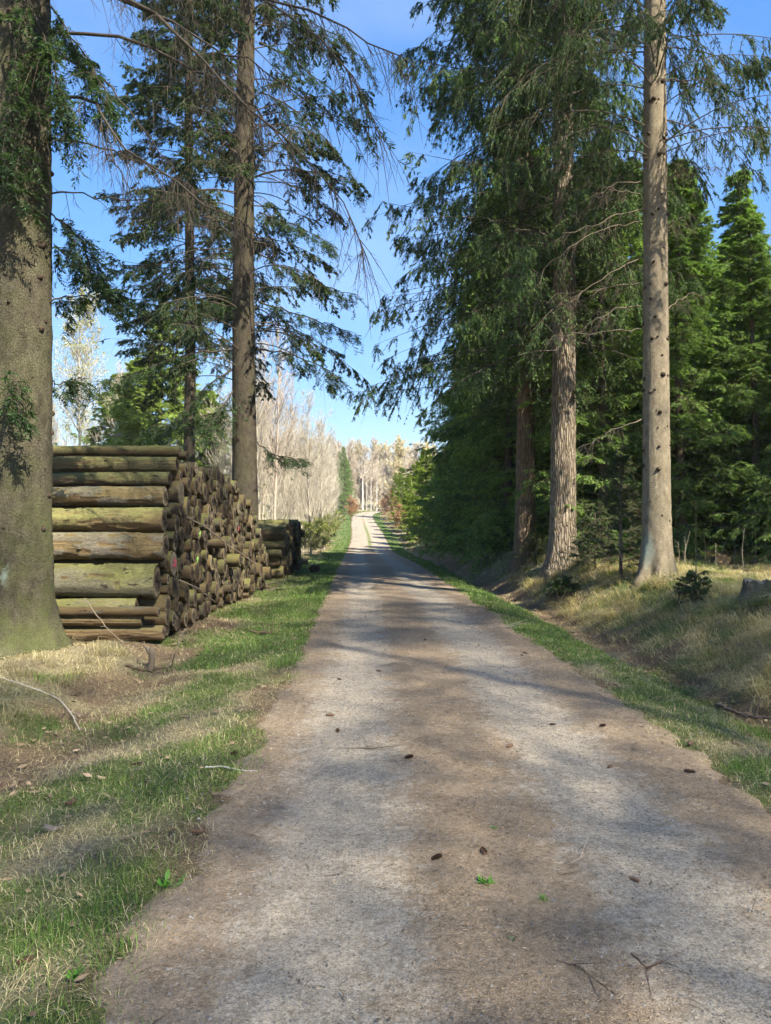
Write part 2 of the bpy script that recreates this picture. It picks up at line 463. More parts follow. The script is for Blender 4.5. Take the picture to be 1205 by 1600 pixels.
c = t.mix(1.0, c, t.ramp(n_c, [(.3, (.55, .54, .52)), (.5, (1, 1, 1)), (.72, (1.4, 1.38, 1.32))]), 'MULTIPLY')
c = t.mix(1.0, c, t.ramp(n_m, [(.32, (.78, .75, .70)), (.55, (1.04, 1.03, 1.0)), (.75, (1.15, 1.13, 1.1))]), 'MULTIPLY')
peb = t.math('MULTIPLY', t.ramp(pv, [(.16, 1), (.24, 0)]), t.ramp(pc, [(.7, 0), (.75, .8)]))
c = t.mix(peb, c, t.ramp(t.noise(o, 5, 2), [(.4, (.13, .12, .11)), (.6, (.33, .30, .25))]))
t.col(c)
t.bump(t.math('ADD', t.math('MULTIPLY', n_f, .8), t.math('ADD', t.math('MULTIPLY', n_m, 1.2), t.ramp(vst, [(.15, .35), (.4, 0)]))), .7, .012)
M_ROAD = t.m
obj("road", grid_mesh("road", rv3, rq, rc, M_ROAD), kind="structure", label="single lane gravel track with pale wheel ruts and a needle strewn crown", cat="road")

# ------------------------------------------------------------------ grass, needles, gravel (stuff)
def blades(acc, p, az, lean, h, w, bend, col):
    """curved two-piece blades; p (N,3)"""
    n = len(p)
    d = np.stack([np.cos(az), np.sin(az), np.zeros(n)], -1)
    s = np.stack([-np.sin(az), np.cos(az), np.zeros(n)], -1) * (w * .5)[:, None]
    up = np.array([0, 0, 1.0])
    m = p + d * (h * lean * .45)[:, None] + up * (h * .55)[:, None] * (1 - .3 * bend)[:, None]
    tip = p + d * (h * (lean + bend * .55))[:, None] + up * (h * (1 - .75 * bend))[:, None]
    v = np.stack([p - s, p + s, m + s * .75, m - s * .75, tip], 1).reshape(-1, 3)
    b = (np.arange(n) * 5)[:, None]
    acc.add(v, b + np.array([[0, 1, 2, 3]]), b + np.array([[3, 2, 4]]), col=col)

def scatter(n, x0, x1, y0, y1, f, r=rng):
    x = r.uniform(x0, x1, n); y = y0 + (y1 - y0) * r.random(n)
    k = r.random(n) < f(x, y)
    return x[k], y[k]
def gcol(n, kind, r=rng):
    if kind == 'green':
        a = np.array([.07, .11, .022]); b = np.array([.22, .30, .08])
    elif kind == 'lush':
        a = np.array([.05, .105, .018]); b = np.array([.17, .27, .06])
    elif kind == 'straw':
        a = np.array([.24, .185, .09]); b = np.array([.74, .63, .39])
    else:
        a = np.array([.10, .07, .04]); b = np.array([.30, .21, .13])
    k = r.random((n, 1))
    return (a + (b - a) * k) * r.uniform(.85, 1.15, (n, 1))

def road_off(x, y): return np.abs(x - cx(y))
ga, sa = Acc(), Acc()
ZB = [(-4.5, 5, 1.9, 4.5, 36000, 1.0), (-7, 7.5, 4.5, 9, 80000, 1.25), (-9, 13, 9, 16, 80000, 1.9), (-9, 18, 16, 30, 60000, 3.0), (-12, 14, 30, 60, 40000, 6.0), (-14, 12, 60, 150, 26000, 13.0)]
for (x0, x1, y0, y1, n, ws) in ZB:
    x, y = scatter(n * 3, x0, x1, y0, y1, lambda x, y: zones(x, y)[0] * (road_off(x, y) > 1.22 + .25 * vn(x, y, .25, 44)) * .9)
    nn = len(x)
    u = x - cx(y)
    lush = ((np.abs(u) < 2.4) & (y > 8.5) & (vn(x, y, .5, 43) > .3)) | (vn(x, y, .9, 41) > .75)
    hh = rng.uniform(.015, .048, nn) * (1 + .5 * lush) * (.7 + 1.3 * vn(x, y, .3, 42)) * (1 + .3 * (ws > 2.5))
    c = np.where(lush[:, None], gcol(nn, 'lush'), gcol(nn, 'green'))
    blades(ga, np.stack([x, y, hgt(x, y) - .005], -1), rng.uniform(0, 6.28, nn), rng.uniform(.1, .7, nn), hh, rng.uniform(.002, .0042, nn) * ws, rng.uniform(0, .7, nn), c)
    x, y = scatter(n * 3, x0, x1, y0, y1, lambda x, y: (1 - .55 * zones(x, y)[0]) * (1 - .5 * zones(x, y)[1]) * (road_off(x, y) > 1.3 + .3 * vn(x, y, .25, 46)) * .62)
    nn = len(x); u = x - cx(y)
    onb = (u > 3.0) & (u < 6)
    hh = rng.uniform(.025, .08, nn) * (1 + 1.6 * onb)
    az = np.where(onb & (rng.random(nn) < .75), rng.normal(np.pi, .7, nn), rng.uniform(0, 6.28, nn))
    blades(sa, np.stack([x, y, hgt(x, y) - .004], -1), az, rng.uniform(.5, 1.4, nn), hh, rng.uniform(.0018, .0036, nn) * ws, rng.uniform(.4, 1.0, nn), gcol(nn, 'straw'))
# long drooping straw tussocks on the bank and on the mound at the big trunk
tx, ty = [], []
for (n, x0, x1, y0, y1, fn) in [(2600, 2.9, 9, 4.5, 20, lambda x, y: ((x - cx(y)) > 3.0) * np.clip(vn(x, y, .8, 51) * 1.5 - .35, 0, 1)),
                                (330, -6.5, -2.9, 5.5, 9.6, lambda x, y: np.clip(vn(x, y, .7, 52) * 1.6 - .2, 0, 1) * (((x - cx(y)) < -3.65))),
                                (700, -12, 12, 22, 60, lambda x, y: (road_off(x, y) > 2.6) * .8), (500, -9, 6, 60, 140, lambda x, y: (road_off(x, y) > 2.6) * .8)]:
    x, y = scatter(n, x0, x1, y0, y1, fn); tx.append(x); ty.append(y)
tx = np.concatenate(tx); ty = np.concatenate(ty)
nb = 44
n = len(tx) * nb
far = np.repeat(ty, nb)
px = np.repeat(tx, nb) + rng.normal(0, .05, n); py = np.repeat(ty, nb) + rng.normal(0, .05, n)
side = np.where(np.repeat(tx, nb) > 0, np.pi, 0.0)
az = np.where(rng.random(n) < .6, rng.normal(side, .55, n), rng.uniform(0, 6.28, n))
hh = np.repeat(rng.uniform(.12, .42, len(tx)), nb) * rng.uniform(.5, 1.15, n)
tone = np.repeat(rng.uniform(.6, 1.4, len(tx)), nb)[:, None]
isg = np.repeat(rng.random(len(tx)) < .18, nb)[:, None]
c = np.where(isg, gcol(n, 'green') * 1.2, gcol(n, 'straw')) * tone
blades(sa, np.stack([px, py, hgt(px, py) - .01], -1), az, rng.uniform(.3, .9, n), hh, rng.uniform(.002, .004, n) * np.interp(far, [4, 10, 20, 50, 120], [1.1, 1.6, 2.5, 7, 16]), rng.uniform(.7, 1.25, n), c)
obj("grass", ga.mesh("grass", [M_GRASS]), kind="stuff", label="short fresh green grass growing along both verges of the track", cat="grass")
obj("dry_grass", sa.mesh("dry_grass", [M_GRASS]), kind="stuff", label="pale dead straw grass and drooping tussocks on bank and mound", cat="grass")

# fallen needles and twig bits
na = Acc()
def litter_flat(acc, x, y, l, w, c, lift=.004, base=None):
    n = len(x); az = rng.uniform(0, 6.28, n)
    z = (hgt(x, y) if base is None else base) + lift + rng.uniform(0, .006, n)
    d = np.stack([np.cos(az), np.sin(az), rng.normal(0, .12, n)], -1)
    diamonds(acc, np.stack([x, y, z], -1), d, l, w, np.stack([rng.normal(0, .4, n), rng.normal(0, .4, n), np.ones(n)], -1), c, mid=.5)
for (y0, y1, n, s) in [(1.9, 4.2, 150000, 1.0), (4.2, 8, 150000, 1.35), (8, 15, 80000, 2.2)]:
    def f(x, y):
        u = x - cx(y)
        tr = np.exp(-np.abs((u + .86) / .42) ** 3) + np.exp(-np.abs((u - .72) / .46) ** 3)
        cl = np.clip(vn(x, y, .3, 61) * 1.3 - .15, 0, 1)
        return np.clip(1 - .75 * tr, .15, 1) * np.where(np.abs(u) < 1.75, 1, .35) * (.25 + .75 * cl)
    x, y = scatter(n, -3.5, 3.5, y0, y1, f)
    c = gcol(len(x), 'brown') * rng.choice([.4, .9, 1.3, 2.1], (len(x), 1), p=[.25, .35, .25, .15])
    on = np.abs(x - cx(y)) < 1.45
    litter_flat(na, x, y, rng.uniform(.010, .028, len(x)) * s ** .7, rng.uniform(.0012, .0028, len(x)) * s, c, np.where(on, .017, .006))
x, y = scatter(5200, -6, 6, 2.2, 16, lambda x, y: .9 + 0 * x)
litter_flat(na, x, y, rng.uniform(.03, .14, len(x)), rng.uniform(.002, .0045, len(x)) * 1.4, gcol(len(x), 'brown') * .8, .02)
x, y = scatter(20000, -7, 8, 2.5, 22, lambda x, y: np.clip(np.exp(-((x - cx(y) - 2.85) / .35) ** 2) + .8 * np.exp(-((x - cx(y) + 3.3) / .5) ** 2) + .2, 0, 1) * (road_off(x, y) > 1.5))
litter_flat(na, x, y, rng.uniform(.03, .09, len(x)), rng.uniform(.012, .035, len(x)), gcol(len(x), 'brown') * rng.uniform(.5, 1.5, (len(x), 1)), .025)
x, y = scatter(9000, -1.2, 2.6, 2.2, 18, lambda x, y: np.clip(vn(x, y, .22, 71) * 2.2 - 1.0, 0, 1) * np.clip(1.1 - .6 * np.exp(-((x - cx(y) + .86) / .4) ** 2) - .6 * np.exp(-((x - cx(y) - .72) / .4) ** 2), 0, 1))
litter_flat(na, x, y, rng.uniform(.008, .03, len(x)), rng.uniform(.004, .012, len(x)), gcol(len(x), 'brown') * rng.uniform(.35, 1.3, (len(x), 1)), .018)
obj("needle_litter", na.mesh("needle_litter", [M_TWIG]), kind="stuff", label="brown fallen needles and twig bits strewn over the track", cat="litter")
# loose gravel
st = Acc()
for (y0, y1, n, smin, smax) in [(1.9, 4, 40000, .0016, .010), (4, 8, 36000, .0026, .013), (8, 20, 14000, .005, .018)]:
    x, y = scatter(n, -2, 3.2, y0, y1, lambda x, y: np.where(np.abs(x - cx(y)) < 1.5, .25 + .75 * np.clip(np.exp(-np.abs((x - cx(y) + .95) / .4) ** 2) + .7 * np.exp(-np.abs((x - cx(y) - .8) / .4) ** 2), 0, 1), .05))
    n = len(x); s = smin + (smax - smin) * rng.random(n) ** 5
    base = np.array([[1, 0, 0], [0, 1, 0], [-1, 0, 0], [0, -1, 0], [0, 0, 1]], float)
    a = rng.uniform(0, 6.28, n); ca, sa_ = np.cos(a)[:, None], np.sin(a)[:, None]
    v = base[None] * s[:, None, None] * rng.uniform(.6, 1.3, (n, 5, 1))
    v[:, :, 2] *= .7
    vx = v[..., 0] * ca - v[..., 1] * sa_; vy = v[..., 0] * sa_ + v[..., 1] * ca
    v = np.stack([vx + x[:, None], vy + y[:, None], v[..., 2] + (hgt(x, y) + .0135)[:, None]], -1)
    b = (np.arange(n) * 5)[:, None, None]
    tf = (b + np.array([[0, 1, 4], [1, 2, 4], [2, 3, 4], [3, 0, 4]])[None]).reshape(-1, 3)
    g = rng.uniform(.10, .26, (n, 1)) * np.array([[1, .9, .78]])
    st.add(v.reshape(-1, 3), None, tf, col=np.repeat(g, 4, 0))
obj("gravel", st.mesh("gravel", [M_TWIG]), kind="stuff", label="small loose grey stones lying in the wheel ruts", cat="gravel")

# ------------------------------------------------------------------ trees
def trunk_mesh(name, H, r0, r1, mat, flare=.55, lobes=5, seed=0, k=32, knots=0, lean=(0, 0), kz=(1, 9), bend=.05, ksz=1.0, dz=.12):
    r = np.random.default_rng(seed)
    zs = np.concatenate([np.arange(-.35, 1.5, .06), np.arange(1.5, H, dz * 3)])
    th = np.arange(k) * 2 * np.pi / k
    tt = np.clip(zs / H, 0, 1)
    rad = r0 * (1 - tt) ** .75 + r1 * tt
    ph = r.uniform(0, 6.28, 3)
    lob = .55 + .45 * np.cos(lobes * th + ph[0]) + .25 * np.cos((lobes + 2) * th + ph[1])
    fl = flare * np.exp(-np.clip(zs, 0, 9) / .28)[:, None] * (lob[None] * .8 + .4) + .12 * np.exp(-np.clip(zs, 0, 99) / 1.1)[:, None]
    fl[zs < 0] *= 1.25
    rr = rad[:, None] * (1 + fl + .025 * np.cos(2 * th + ph[2])[None] + .018 * r.normal(0, 1, (len(zs), k)) * (r0 > .2))
    cxs = bend * np.sin(zs * .35 + ph[0]) - bend * np.sin(ph[0]) + lean[0] * zs
    cys = bend * np.cos(zs * .31 + ph[1]) - bend * np.cos(ph[1]) + lean[1] * zs
    v = np.stack([cxs[:, None] + rr * np.cos(th), cys[:, None] + rr * np.sin(th), np.broadcast_to(zs[:, None], rr.shape)], -1)
    idx = np.arange(len(zs) * k).reshape(-1, k)
    q = np.stack([idx[:-1], np.roll(idx[:-1], -1, 1), np.roll(idx[1:], -1, 1), idx[1:]], -1).reshape(-1, 4)
    acc = Acc(); acc.add(v.reshape(-1, 3), q, smooth=True)
    def center(z): return np.stack([np.interp(z, zs, cxs), np.interp(z, zs, cys), z], -1)
    def radz(z): return np.interp(z, zs, rad)
    if knots:
        zk = np.sort(r.uniform(kz[0], kz[1], knots)); ak = r.uniform(0, 6.28, knots)
        if knots > 20:   # whorls
            w = np.arange(kz[0], kz[1], .33); zk = (r.choice(w, knots) + r.normal(0, .04, knots))
        sz = (.006 + .026 * r.random(knots) ** 1.8) * ksz
        c = center(zk); d = np.stack([np.cos(ak), np.sin(ak), r.uniform(-.1, .25, knots)], -1)
        R0 = radz(zk)[:, None]
        Pk = np.stack([c + d * (R0 - .02), c + d * (R0 + sz[:, None] * .5), c + d * (R0 + sz[:, None] * 1.1), c + d * (R0 + sz[:, None] * 1.3)], 1)
        tubes(acc, Pk, np.stack([sz * 1.5, sz * 1.1, sz * .6, sz * .03], 1), 7, mat=1)
    me = acc.mesh(name, [mat, M_KNOT])
    return me, center, radz

def crown(seed, H, z0, z1, nb, Lf, center, radz, e0=(.1, .4), droop=(.3, .9), up=(.1, .5), M=18, K=7, twig=.5, hang=.4, leaf=(.11, .03),
          tmin=.3, keep=1.0, light=0.5, azf=None, dead=.3, clump=0.0, br=.016, pend=0, tone=1.0, hue=(1, 1, 1), sprayang=.95, bw=1.0, nsub=2):
    """conifer crown: limbs, side twigs carrying flat diamond leaf sprays. Lf(z01,az)->length"""
    r = np.random.default_rng(seed)
    acc = Acc()
    tz = np.sort(r.random(nb)) ** .95
    z = z0 + (z1 - z0) * tz
    az = r.uniform(0, 2 * np.pi, nb) if azf is None else azf(r, nb)
    L = Lf((z - z0) / (z1 - z0), az) * r.uniform(.7, 1.15, nb)
    k = L > .12; z, az, L, tz = z[k], az[k], L[k], tz[k]; nb = len(z)
    base = center(z) + np.stack([np.cos(az), np.sin(az), 0 * az], -1) * (radz(z) * .8)[:, None]
    P = limb(r, base, az, L, r.uniform(*e0, nb) + .5 * tz ** 3, r.uniform(*droop, nb), r.uniform(*up, nb))
    t = np.linspace(0, 1, 9)[None]
    rad = (br * (.35 + .35 * L / 2))[:, None] * (1.06 - t) ** .8 * bw
    wood = np.array([.085, .068, .05]) * r.uniform(.7, 1.3, (nb, 1))
    tubes(acc, P, rad, 5, wood, mat=1)
    # side twigs
    tt = tmin + (1 - tmin) * r.random((nb, M)) ** .8
    tt[:, 0] = .97
    p, d = polyint(P, tt)
    sg = np.where(r.random((nb, M)) < .5, -1.0, 1.0)
    up3 = np.array([0, 0, 1.0])
    side = norm(np.cross(d, up3)) * sg[..., None]
    ang = r.normal(sprayang, .2, (nb, M))[..., None]
    ang[:, 0] = .1
    hg = (hang * r.uniform(.3, 1.7, (nb, M)))[..., None]
    td = norm(d * np.cos(ang) + side * np.sin(ang) - up3 * hg + r.normal(0, .13, (nb, M, 3)))
    tl = twig * np.clip(L, .5, 2.6)[:, None] ** .5 * (1.12 - tt) ** .45 * r.uniform(.55, 1.25, (nb, M))
    kp = r.random((nb, M)) < keep
    if clump > 0:
        nz = vn(p[..., 0] + 3 * p[..., 2], p[..., 1] - 2 * p[..., 2], .8, seed % 7)
        kp &= nz > clump
    p, td, tl, tt_, d = p[kp], td[kp], tl[kp], tt[kp], d[kp]
    nt = len(p)
    s = np.linspace(0, 1, 4)[None, :, None]
    TP = p[:, None] + td[:, None] * s * tl[:, None, None] - up3 * (s ** 2) * (tl * (.12 + .35 * hang))[:, None, None]
    tubes(acc, TP, np.full((nt, 4), .0035) * np.array([[1.3, 1, .8, .5]]) * (1 + 4 * bw * .12), 3, np.array([.10, .075, .05]), mat=1)
    if nsub:
        tq = r.uniform(.1, .85, (nt, nsub)); a0, ad = polyint(TP, tq)
        sv = norm(np.cross(ad, up3 + r.normal(0, .4, (nt, nsub, 3)))) * np.where(r.random((nt, nsub)) < .5, -1, 1)[..., None]
        vv = norm(ad * .7 + sv * .75 - up3 * hang * r.uniform(0, .8, (nt, nsub, 1))); l2 = tl[:, None] * .5 * (1.15 - tq) * r.uniform(.6, 1.2, (nt, nsub))
        T2 = (a0[:, :, None] + vv[:, :, None] * s[None] * l2[:, :, None, None] - up3 * (s[None] ** 2) * (l2 * (.1 + .3 * hang))[:, :, None, None]).reshape(-1, 4, 3)
        tubes(acc, T2, np.full((len(T2), 4), .0026) * np.array([[1.2, 1, .8, .5]]), 3, np.array([.10, .075, .05]), mat=1)
        TP = np.concatenate([TP, T2]); nt = len(TP)
    # leaf sprays
    ss = (np.arange(K) + .35) / K
    sk = np.clip(ss[None] + r.normal(0, .03, (nt, K)), 0, 1)
    q, qd = polyint(TP, sk)
    tone_t = r.uniform(.65, 1.2, nt) * tone
    for sgn in (-1, 1, 0):
        pn = norm(np.cross(qd, up3 + r.normal(0, .35, (nt, K, 3))))
        if sgn == 0:
            ld = norm(qd + r.normal(0, .12, qd.shape))
        else:
            ld = norm(qd * .72 + pn * sgn * .72 - up3 * (.12 + .3 * hang * r.random((nt, K, 1))) + r.normal(0, .12, qd.shape))
        ll = leaf[0] * (1.1 - .5 * sk) * r.uniform(.6, 1.3, (nt, K)) * (1.2 if sgn == 0 else 1)
        ww = leaf[1] * r.uniform(.7, 1.2, (nt, K))
        nr = norm(up3 + r.normal(0, .55, (nt, K, 3)))
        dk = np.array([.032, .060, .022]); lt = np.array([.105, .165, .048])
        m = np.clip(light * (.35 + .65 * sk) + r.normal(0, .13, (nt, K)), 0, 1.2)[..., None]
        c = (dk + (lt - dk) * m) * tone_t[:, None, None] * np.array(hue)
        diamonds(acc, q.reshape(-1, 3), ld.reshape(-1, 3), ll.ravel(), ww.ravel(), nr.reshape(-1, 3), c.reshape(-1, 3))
    # bare fine twigs on the inner limb, and thin hanging strings
    nd = int(nb * dead * 14)
    if nd:
        bi = r.integers(0, nb, nd); t2 = r.uniform(.12, .95, nd)
        pp, dd = polyint(P[bi], t2[:, None]); pp = pp[:, 0]; dd = dd[:, 0]
        sd = norm(np.cross(dd, up3)) * np.where(r.random(nd) < .5, -1, 1)[:, None]
        v = norm(dd * .5 + sd * .6 - up3 * r.uniform(.2, 1.4, (nd, 1)))
        l = r.uniform(.12, .5, nd) * (1 + pend)
        Q = pp[:, None] + v[:, None] * s * l[:, None, None] - up3 * (s ** 2) * (l * .5)[:, None, None]
        tubes(acc, Q, np.full((nd, 4), .0028) * np.array([[1.2, 1, .8, .4]]) * bw, 3, np.array([.11, .085, .06]) * r.uniform(.6, 1.5, (nd, 1)), mat=1)
    return acc

def make_tree(name, label, cat, x, y, tm, cm, group=None, sc=1.0, rz=0.0, sink=.03):
    e = bpy.data.objects.new(name, None); COL.objects.link(e)
    e.location = (x, y, float(hgt(x, y)) - sink); e.scale = (sc,) * 3; e.rotation_euler = (0, 0, rz)
    tag(e, label, cat, group)
    if tm: obj("trunk", tm, e)
    if cm: obj("crown", cm, e)
    return e
def cmesh(name, acc, leaf=None): return acc.mesh(name, [leaf or M_NEEDLE, M_TWIG])

ORD = ["first", "second", "third", "fourth", "fifth", "sixth", "seventh", "eighth", "ninth", "tenth", "eleventh", "twelfth", "thirteenth", "fourteenth",
       "fifteenth", "sixteenth", "seventeenth", "eighteenth", "nineteenth", "twentieth"]
def ordw(i):
    return ORD[i] if i < 20 else ("twenty-" if i < 29 else "thirty-" if i < 39 else "forty-") + ORD[(i + 1) % 10 - 1] if (i + 1) % 10 else ["thirtieth", "fortieth", "fiftieth"][(i + 1) // 10 - 3]

def traced(acc, pts, d0, d1, org, r0, r1, seed, tw=24, twl=.5, hang=1.2, leafy=0.0, col=(.06, .048, .036), sub=2):
    """a limb that follows points of the photo, running from depth d0 at the trunk to d1"""
    r = np.random.default_rng(seed)
    n = len(pts); ds = np.linspace(d0, d1, n)
    Q = np.array([P3(a, b, d) for (a, b), d in zip(pts, ds)]) - org
    m = 14; tt = np.linspace(0, n - 1, m)
    Q = np.stack([np.interp(tt, np.arange(n), Q[:, i]) for i in range(3)], -1)
    Q[1:-1] = .25 * Q[:-2] + .5 * Q[1:-1] + .25 * Q[2:]
    Q[1:-1] += r.normal(0, .018, (m - 2, 3))
    tubes(acc, Q[None], ((r0 + (r1 - r0) * np.linspace(0, 1, m) ** .8) * r.uniform(.85, 1.2, m))[None], 7, np.array(col), mat=1)
    up3 = np.array([0, 0, 1.0])
    t = r.uniform(.08, 1, (1, tw)); p, d = polyint(Q[None], t); p, d = p[0], d[0]
    v = norm(d * r.uniform(.1, .9, (tw, 1)) + norm(np.cross(d, up3)) * r.normal(0, .7, (tw, 1)) - up3 * hang * r.uniform(.1, 1.3, (tw, 1)))
    s = np.linspace(0, 1, 5)[None, :, None]; l = twl * r.uniform(.4, 1.5, tw)
    T = p[:, None] + v[:, None] * s * l[:, None, None] - up3 * s ** 2 * (l * .35)[:, None, None]
    tubes(acc, T, np.array([[.0045, .0036, .003, .0022, .001]]) * np.ones((tw, 1)), 4, np.array(col) * r.uniform(.7, 1.4, (tw, 1)), mat=1)
    t = r.uniform(.1, 1, (tw, 5)); p, d = polyint(T, t); p = p.reshape(-1, 3); d = d.reshape(-1, 3); k = len(p)
    v = norm(d * .6 + norm(np.cross(d, r.normal(0, 1, (k, 3)))) * .6 - up3 * .3); l = r.uniform(.06, .26, k)
    T2 = p[:, None] + v[:, None] * s[:, ::2] * l[:, None, None]
    tubes(acc, T2, np.array([[.0024, .0019, .0008]]) * np.ones((k, 1)), 3, np.array(col), mat=1)
    if leafy > 0:
        kk = r.random(k) < leafy
        for j in range(7):
            pp = T2[kk][:, 0] + (T2[kk][:, -1] - T2[kk][:, 0]) * ((j + .5) / 7)
            for sg in (-1, 1):
                dd = norm(v[kk] * .6 + norm(np.cross(v[kk], up3 + r.normal(0, .3, (kk.sum(), 3)))) * sg * .7 + r.normal(0, .15, (kk.sum(), 3)))
                c = np.array([.04, .075, .028]) * r.uniform(.6, 1.5, (kk.sum(), 1))
                diamonds(acc, pp, dd, r.uniform(.04, .09, kk.sum()), r.uniform(.012, .022, kk.sum()), norm(up3 + r.normal(0, .5, (kk.sum(), 3))), c)
    return acc
def traced_branch(tree, name, pts, d0, d1, r0, r1, seed, **k):
    org = np.array(tree.location)
    return obj(name, cmesh(name, traced(Acc(), pts, d0, d1, org, r0, r1, seed, **k)), tree)

# --- the big mossy trunk at the left edge
XA, YA = -4.46, 9.25
tmA, cA, rA = trunk_mesh("trunk", 25, .405, .07, M_BARK_A, flare=.62, lobes=5, seed=4, k=64, knots=70, kz=(1.2, 8.5), bend=.02, ksz=1.3, dz=.06)
accA = crown(31, 25, 8.6, 24.5, 80, lambda t, a: 3.3 * (1 - .75 * t) + .2, cA, rA, M=20, K=6, twig=.6, hang=.8, leaf=(.13, .035), keep=.8, tmin=.25)
low = crown(32, 25, 5.0, 8.4, 9, lambda t, a: .55 + .5 * t, cA, rA, e0=(-.2, .3), droop=(.4, 1.2), M=12, K=8, twig=.26, hang=.5, leaf=(.055, .016), keep=.75, tmin=.35, br=.007, dead=.4,
            azf=lambda r, n: r.uniform(-2.6, .5, n), tone=1.1)
for a in ("v",):
    off = accA.n
    accA.v += low.v; accA.q += [q + off for q in low.q]; accA.cq += low.cq; accA.mq += low.mq; accA.sq += low.sq; accA.n += low.n
TA = make_tree("spruce_tree", "thick mossy spruce trunk cut by the picture edge beside the log stack", "tree", XA, YA, tmA, cmesh("crown", accA), sc=1, sink=.02)
BR = [([(70, 45), (180, 50), (260, 80), (330, 112), (372, 142), (400, 172), (432, 205), (470, 262)], 9.2, 8.2, .022, .005, dict(tw=40, twl=.45)),
      ([(75, 75), (150, 115), (190, 152), (230, 210), (270, 262), (305, 305)], 9.2, 8.6, .015, .003, dict(tw=24, twl=.4)),
      ([(45, 185), (85, 160), (118, 131), (150, 155), (165, 192), (190, 236), (250, 268), (330, 318), (400, 362), (430, 380)], 9.2, 7.9, .026, .004, dict(tw=60, twl=.5)),
      ([(150, 156), (157, 190), (168, 226), (180, 258), (196, 285)], 8.9, 8.7, .012, .003, dict(tw=16, twl=.35)),
      ([(74, 211), (120, 218), (180, 232), (240, 266), (300, 292), (340, 330)], 9.2, 8.5, .016, .003, dict(tw=34, twl=.45)),
      ([(75, 300), (150, 302), (220, 311), (292, 312)], 9.2, 9.0, .012, .003, dict(tw=12, twl=.3)),
      ([(60, -60), (150, -40), (240, 10), (290, 62), (340, 122), (400, 172), (470, 236), (520, 292), (556, 345), (570, 392)], 9.2, 7.6, .026, .004, dict(tw=60, twl=.5)),
      ([(60, -90), (200, -60), (330, -30), (470, 0), (530, 30), (600, 75), (650, 100)], 9.2, 7.4, .026, .004, dict(tw=60, twl=.45)),
      ([(60, -40), (200, -5), (275, 38), (340, 75), (400, 95), (470, 150), (540, 190)], 9.2, 8.0, .02, .004, dict(tw=50, twl=.5)),
      ([(60, -120), (240, -80), (400, -20), (500, 55), (560, 130), (596, 215)], 9.1, 7.5, .022, .004, dict(tw=60, twl=.5, leafy=.15)),
      ([(76, 470), (110, 462), (150, 455), (190, 452)], 9.3, 9.8, .011, .003, dict(tw=26, twl=.3, leafy=.9, hang=.5)),
      ([(76, 385), (100, 392), (130, 410), (160, 440)], 9.3, 9.6, .011, .003, dict(tw=26, twl=.3, leafy=.9, hang=.7)),
      ([(76, 600), (100, 598), (140, 590)], 9.4, 10.0, .009, .002, dict(tw=16, twl=.3, leafy=.8, hang=.3)),
      ([(10, 180), (8, 240), (14, 300)], 8.6, 8.4, .008, .002, dict(tw=22, twl=.3, leafy=.9, hang=.6)),
      ([(20, 560), (22, 600), (24, 640), (30, 660)], 8.75, 8.5, .006, .002, dict(tw=14, twl=.22, leafy=.9, hang=.4)),
      ([(70, 0), (105, 40), (140, 95), (165, 150)], 9.2, 8.8, .012, .003, dict(tw=50, twl=.4, leafy=.9, hang=1.0)),
      ([(30, -30), (60, 40), (85, 110), (95, 170)], 8.8, 8.6, .012, .003, dict(tw=50, twl=.4, leafy=.9, hang=1.0)),
      ([(10, 30), (22, 100), (20, 170), (28, 240)], 8.7, 8.5, .010, .003, dict(tw=30, twl=.35, leafy=.8, hang=.8)),
      ([(76, 330), (105, 350), (140, 395), (185, 470)], 9.3, 9.9, .012, .003, dict(tw=44, twl=.42, leafy=.95, hang=.5)),
      ([(40, 250), (75, 215), (100, 190), (135, 150)], 9.0, 9.1, .012, .003, dict(tw=14, twl=.3, leafy=.5))]
for i, (pts, d0, d1, r0, r1, kw) in enumerate(BR):
    traced_branch(TA, "branch", pts, d0, d1, r0, r1, 100 + i, **kw)

# --- tree between the two stacks
XB, YB = P3(384, 0, 19.5)[0], 19.5
tmB, cB, rB = trunk_mesh("trunk", 25, .335, .06, M_BARK_B, flare=.3, seed=8, k=36, knots=60, kz=(1.5, 12), bend=.03, ksz=1.1)
cmB = cmesh("crown", crown(41, 25, 5.2, 24.5, 230, lambda t, a: 3.1 * (1 - .75 * t ** 2), cB, rB, e0=(-.1, .35), droop=(.5, 1.3), M=26, K=9, twig=.45, hang=.4, leaf=(.08, .021), keep=.9, tmin=.38, dead=.9, clump=.27, light=.45, br=.017, bw=1.2, pend=.5, tone=.9))
TB = make_tree("spruce_tree", "tall straight spruce rising between the two log stacks", "tree", XB, YB, tmB, cmB)
traced_branch(TB, "branch", [(404, 545), (450, 550), (500, 570), (530, 590)], 19.4, 18.6, .025, .006, 150, tw=50, twl=.5, leafy=.95, hang=.3)
traced_branch(TB, "branch", [(402, 690), (425, 712), (450, 715), (470, 716)], 19.4, 19.0, .018, .005, 151, tw=40, twl=.35, leafy=.95, hang=.2)
for i, pts in enumerate([[(366, 545), (310, 548), (250, 566), (200, 585), (165, 592)], [(366, 575), (325, 600), (290, 640), (262, 668)], [(365, 640), (325, 648), (280, 660), (232, 668)], [(366, 605), (345, 640), (320, 672)],
                         [(404, 470), (455, 486), (510, 505), (555, 520)], [(404, 395), (450, 420), (500, 445), (560, 460)], [(404, 330), (460, 350), (520, 380)], [(366, 480), (330, 470), (290, 480)], [(404, 60), (450, 82), (510, 130), (560, 190)], [(404, 140), (460, 165), (520, 225), (560, 290)], [(404, 10), (470, 20), (530, 50), (575, 95)]]):
    traced_branch(TB, "branch", pts, 19.4, 18.4 + .5 * (i % 3), .022, .005, 160 + i, tw=60, twl=.5, leafy=.95, hang=.25)
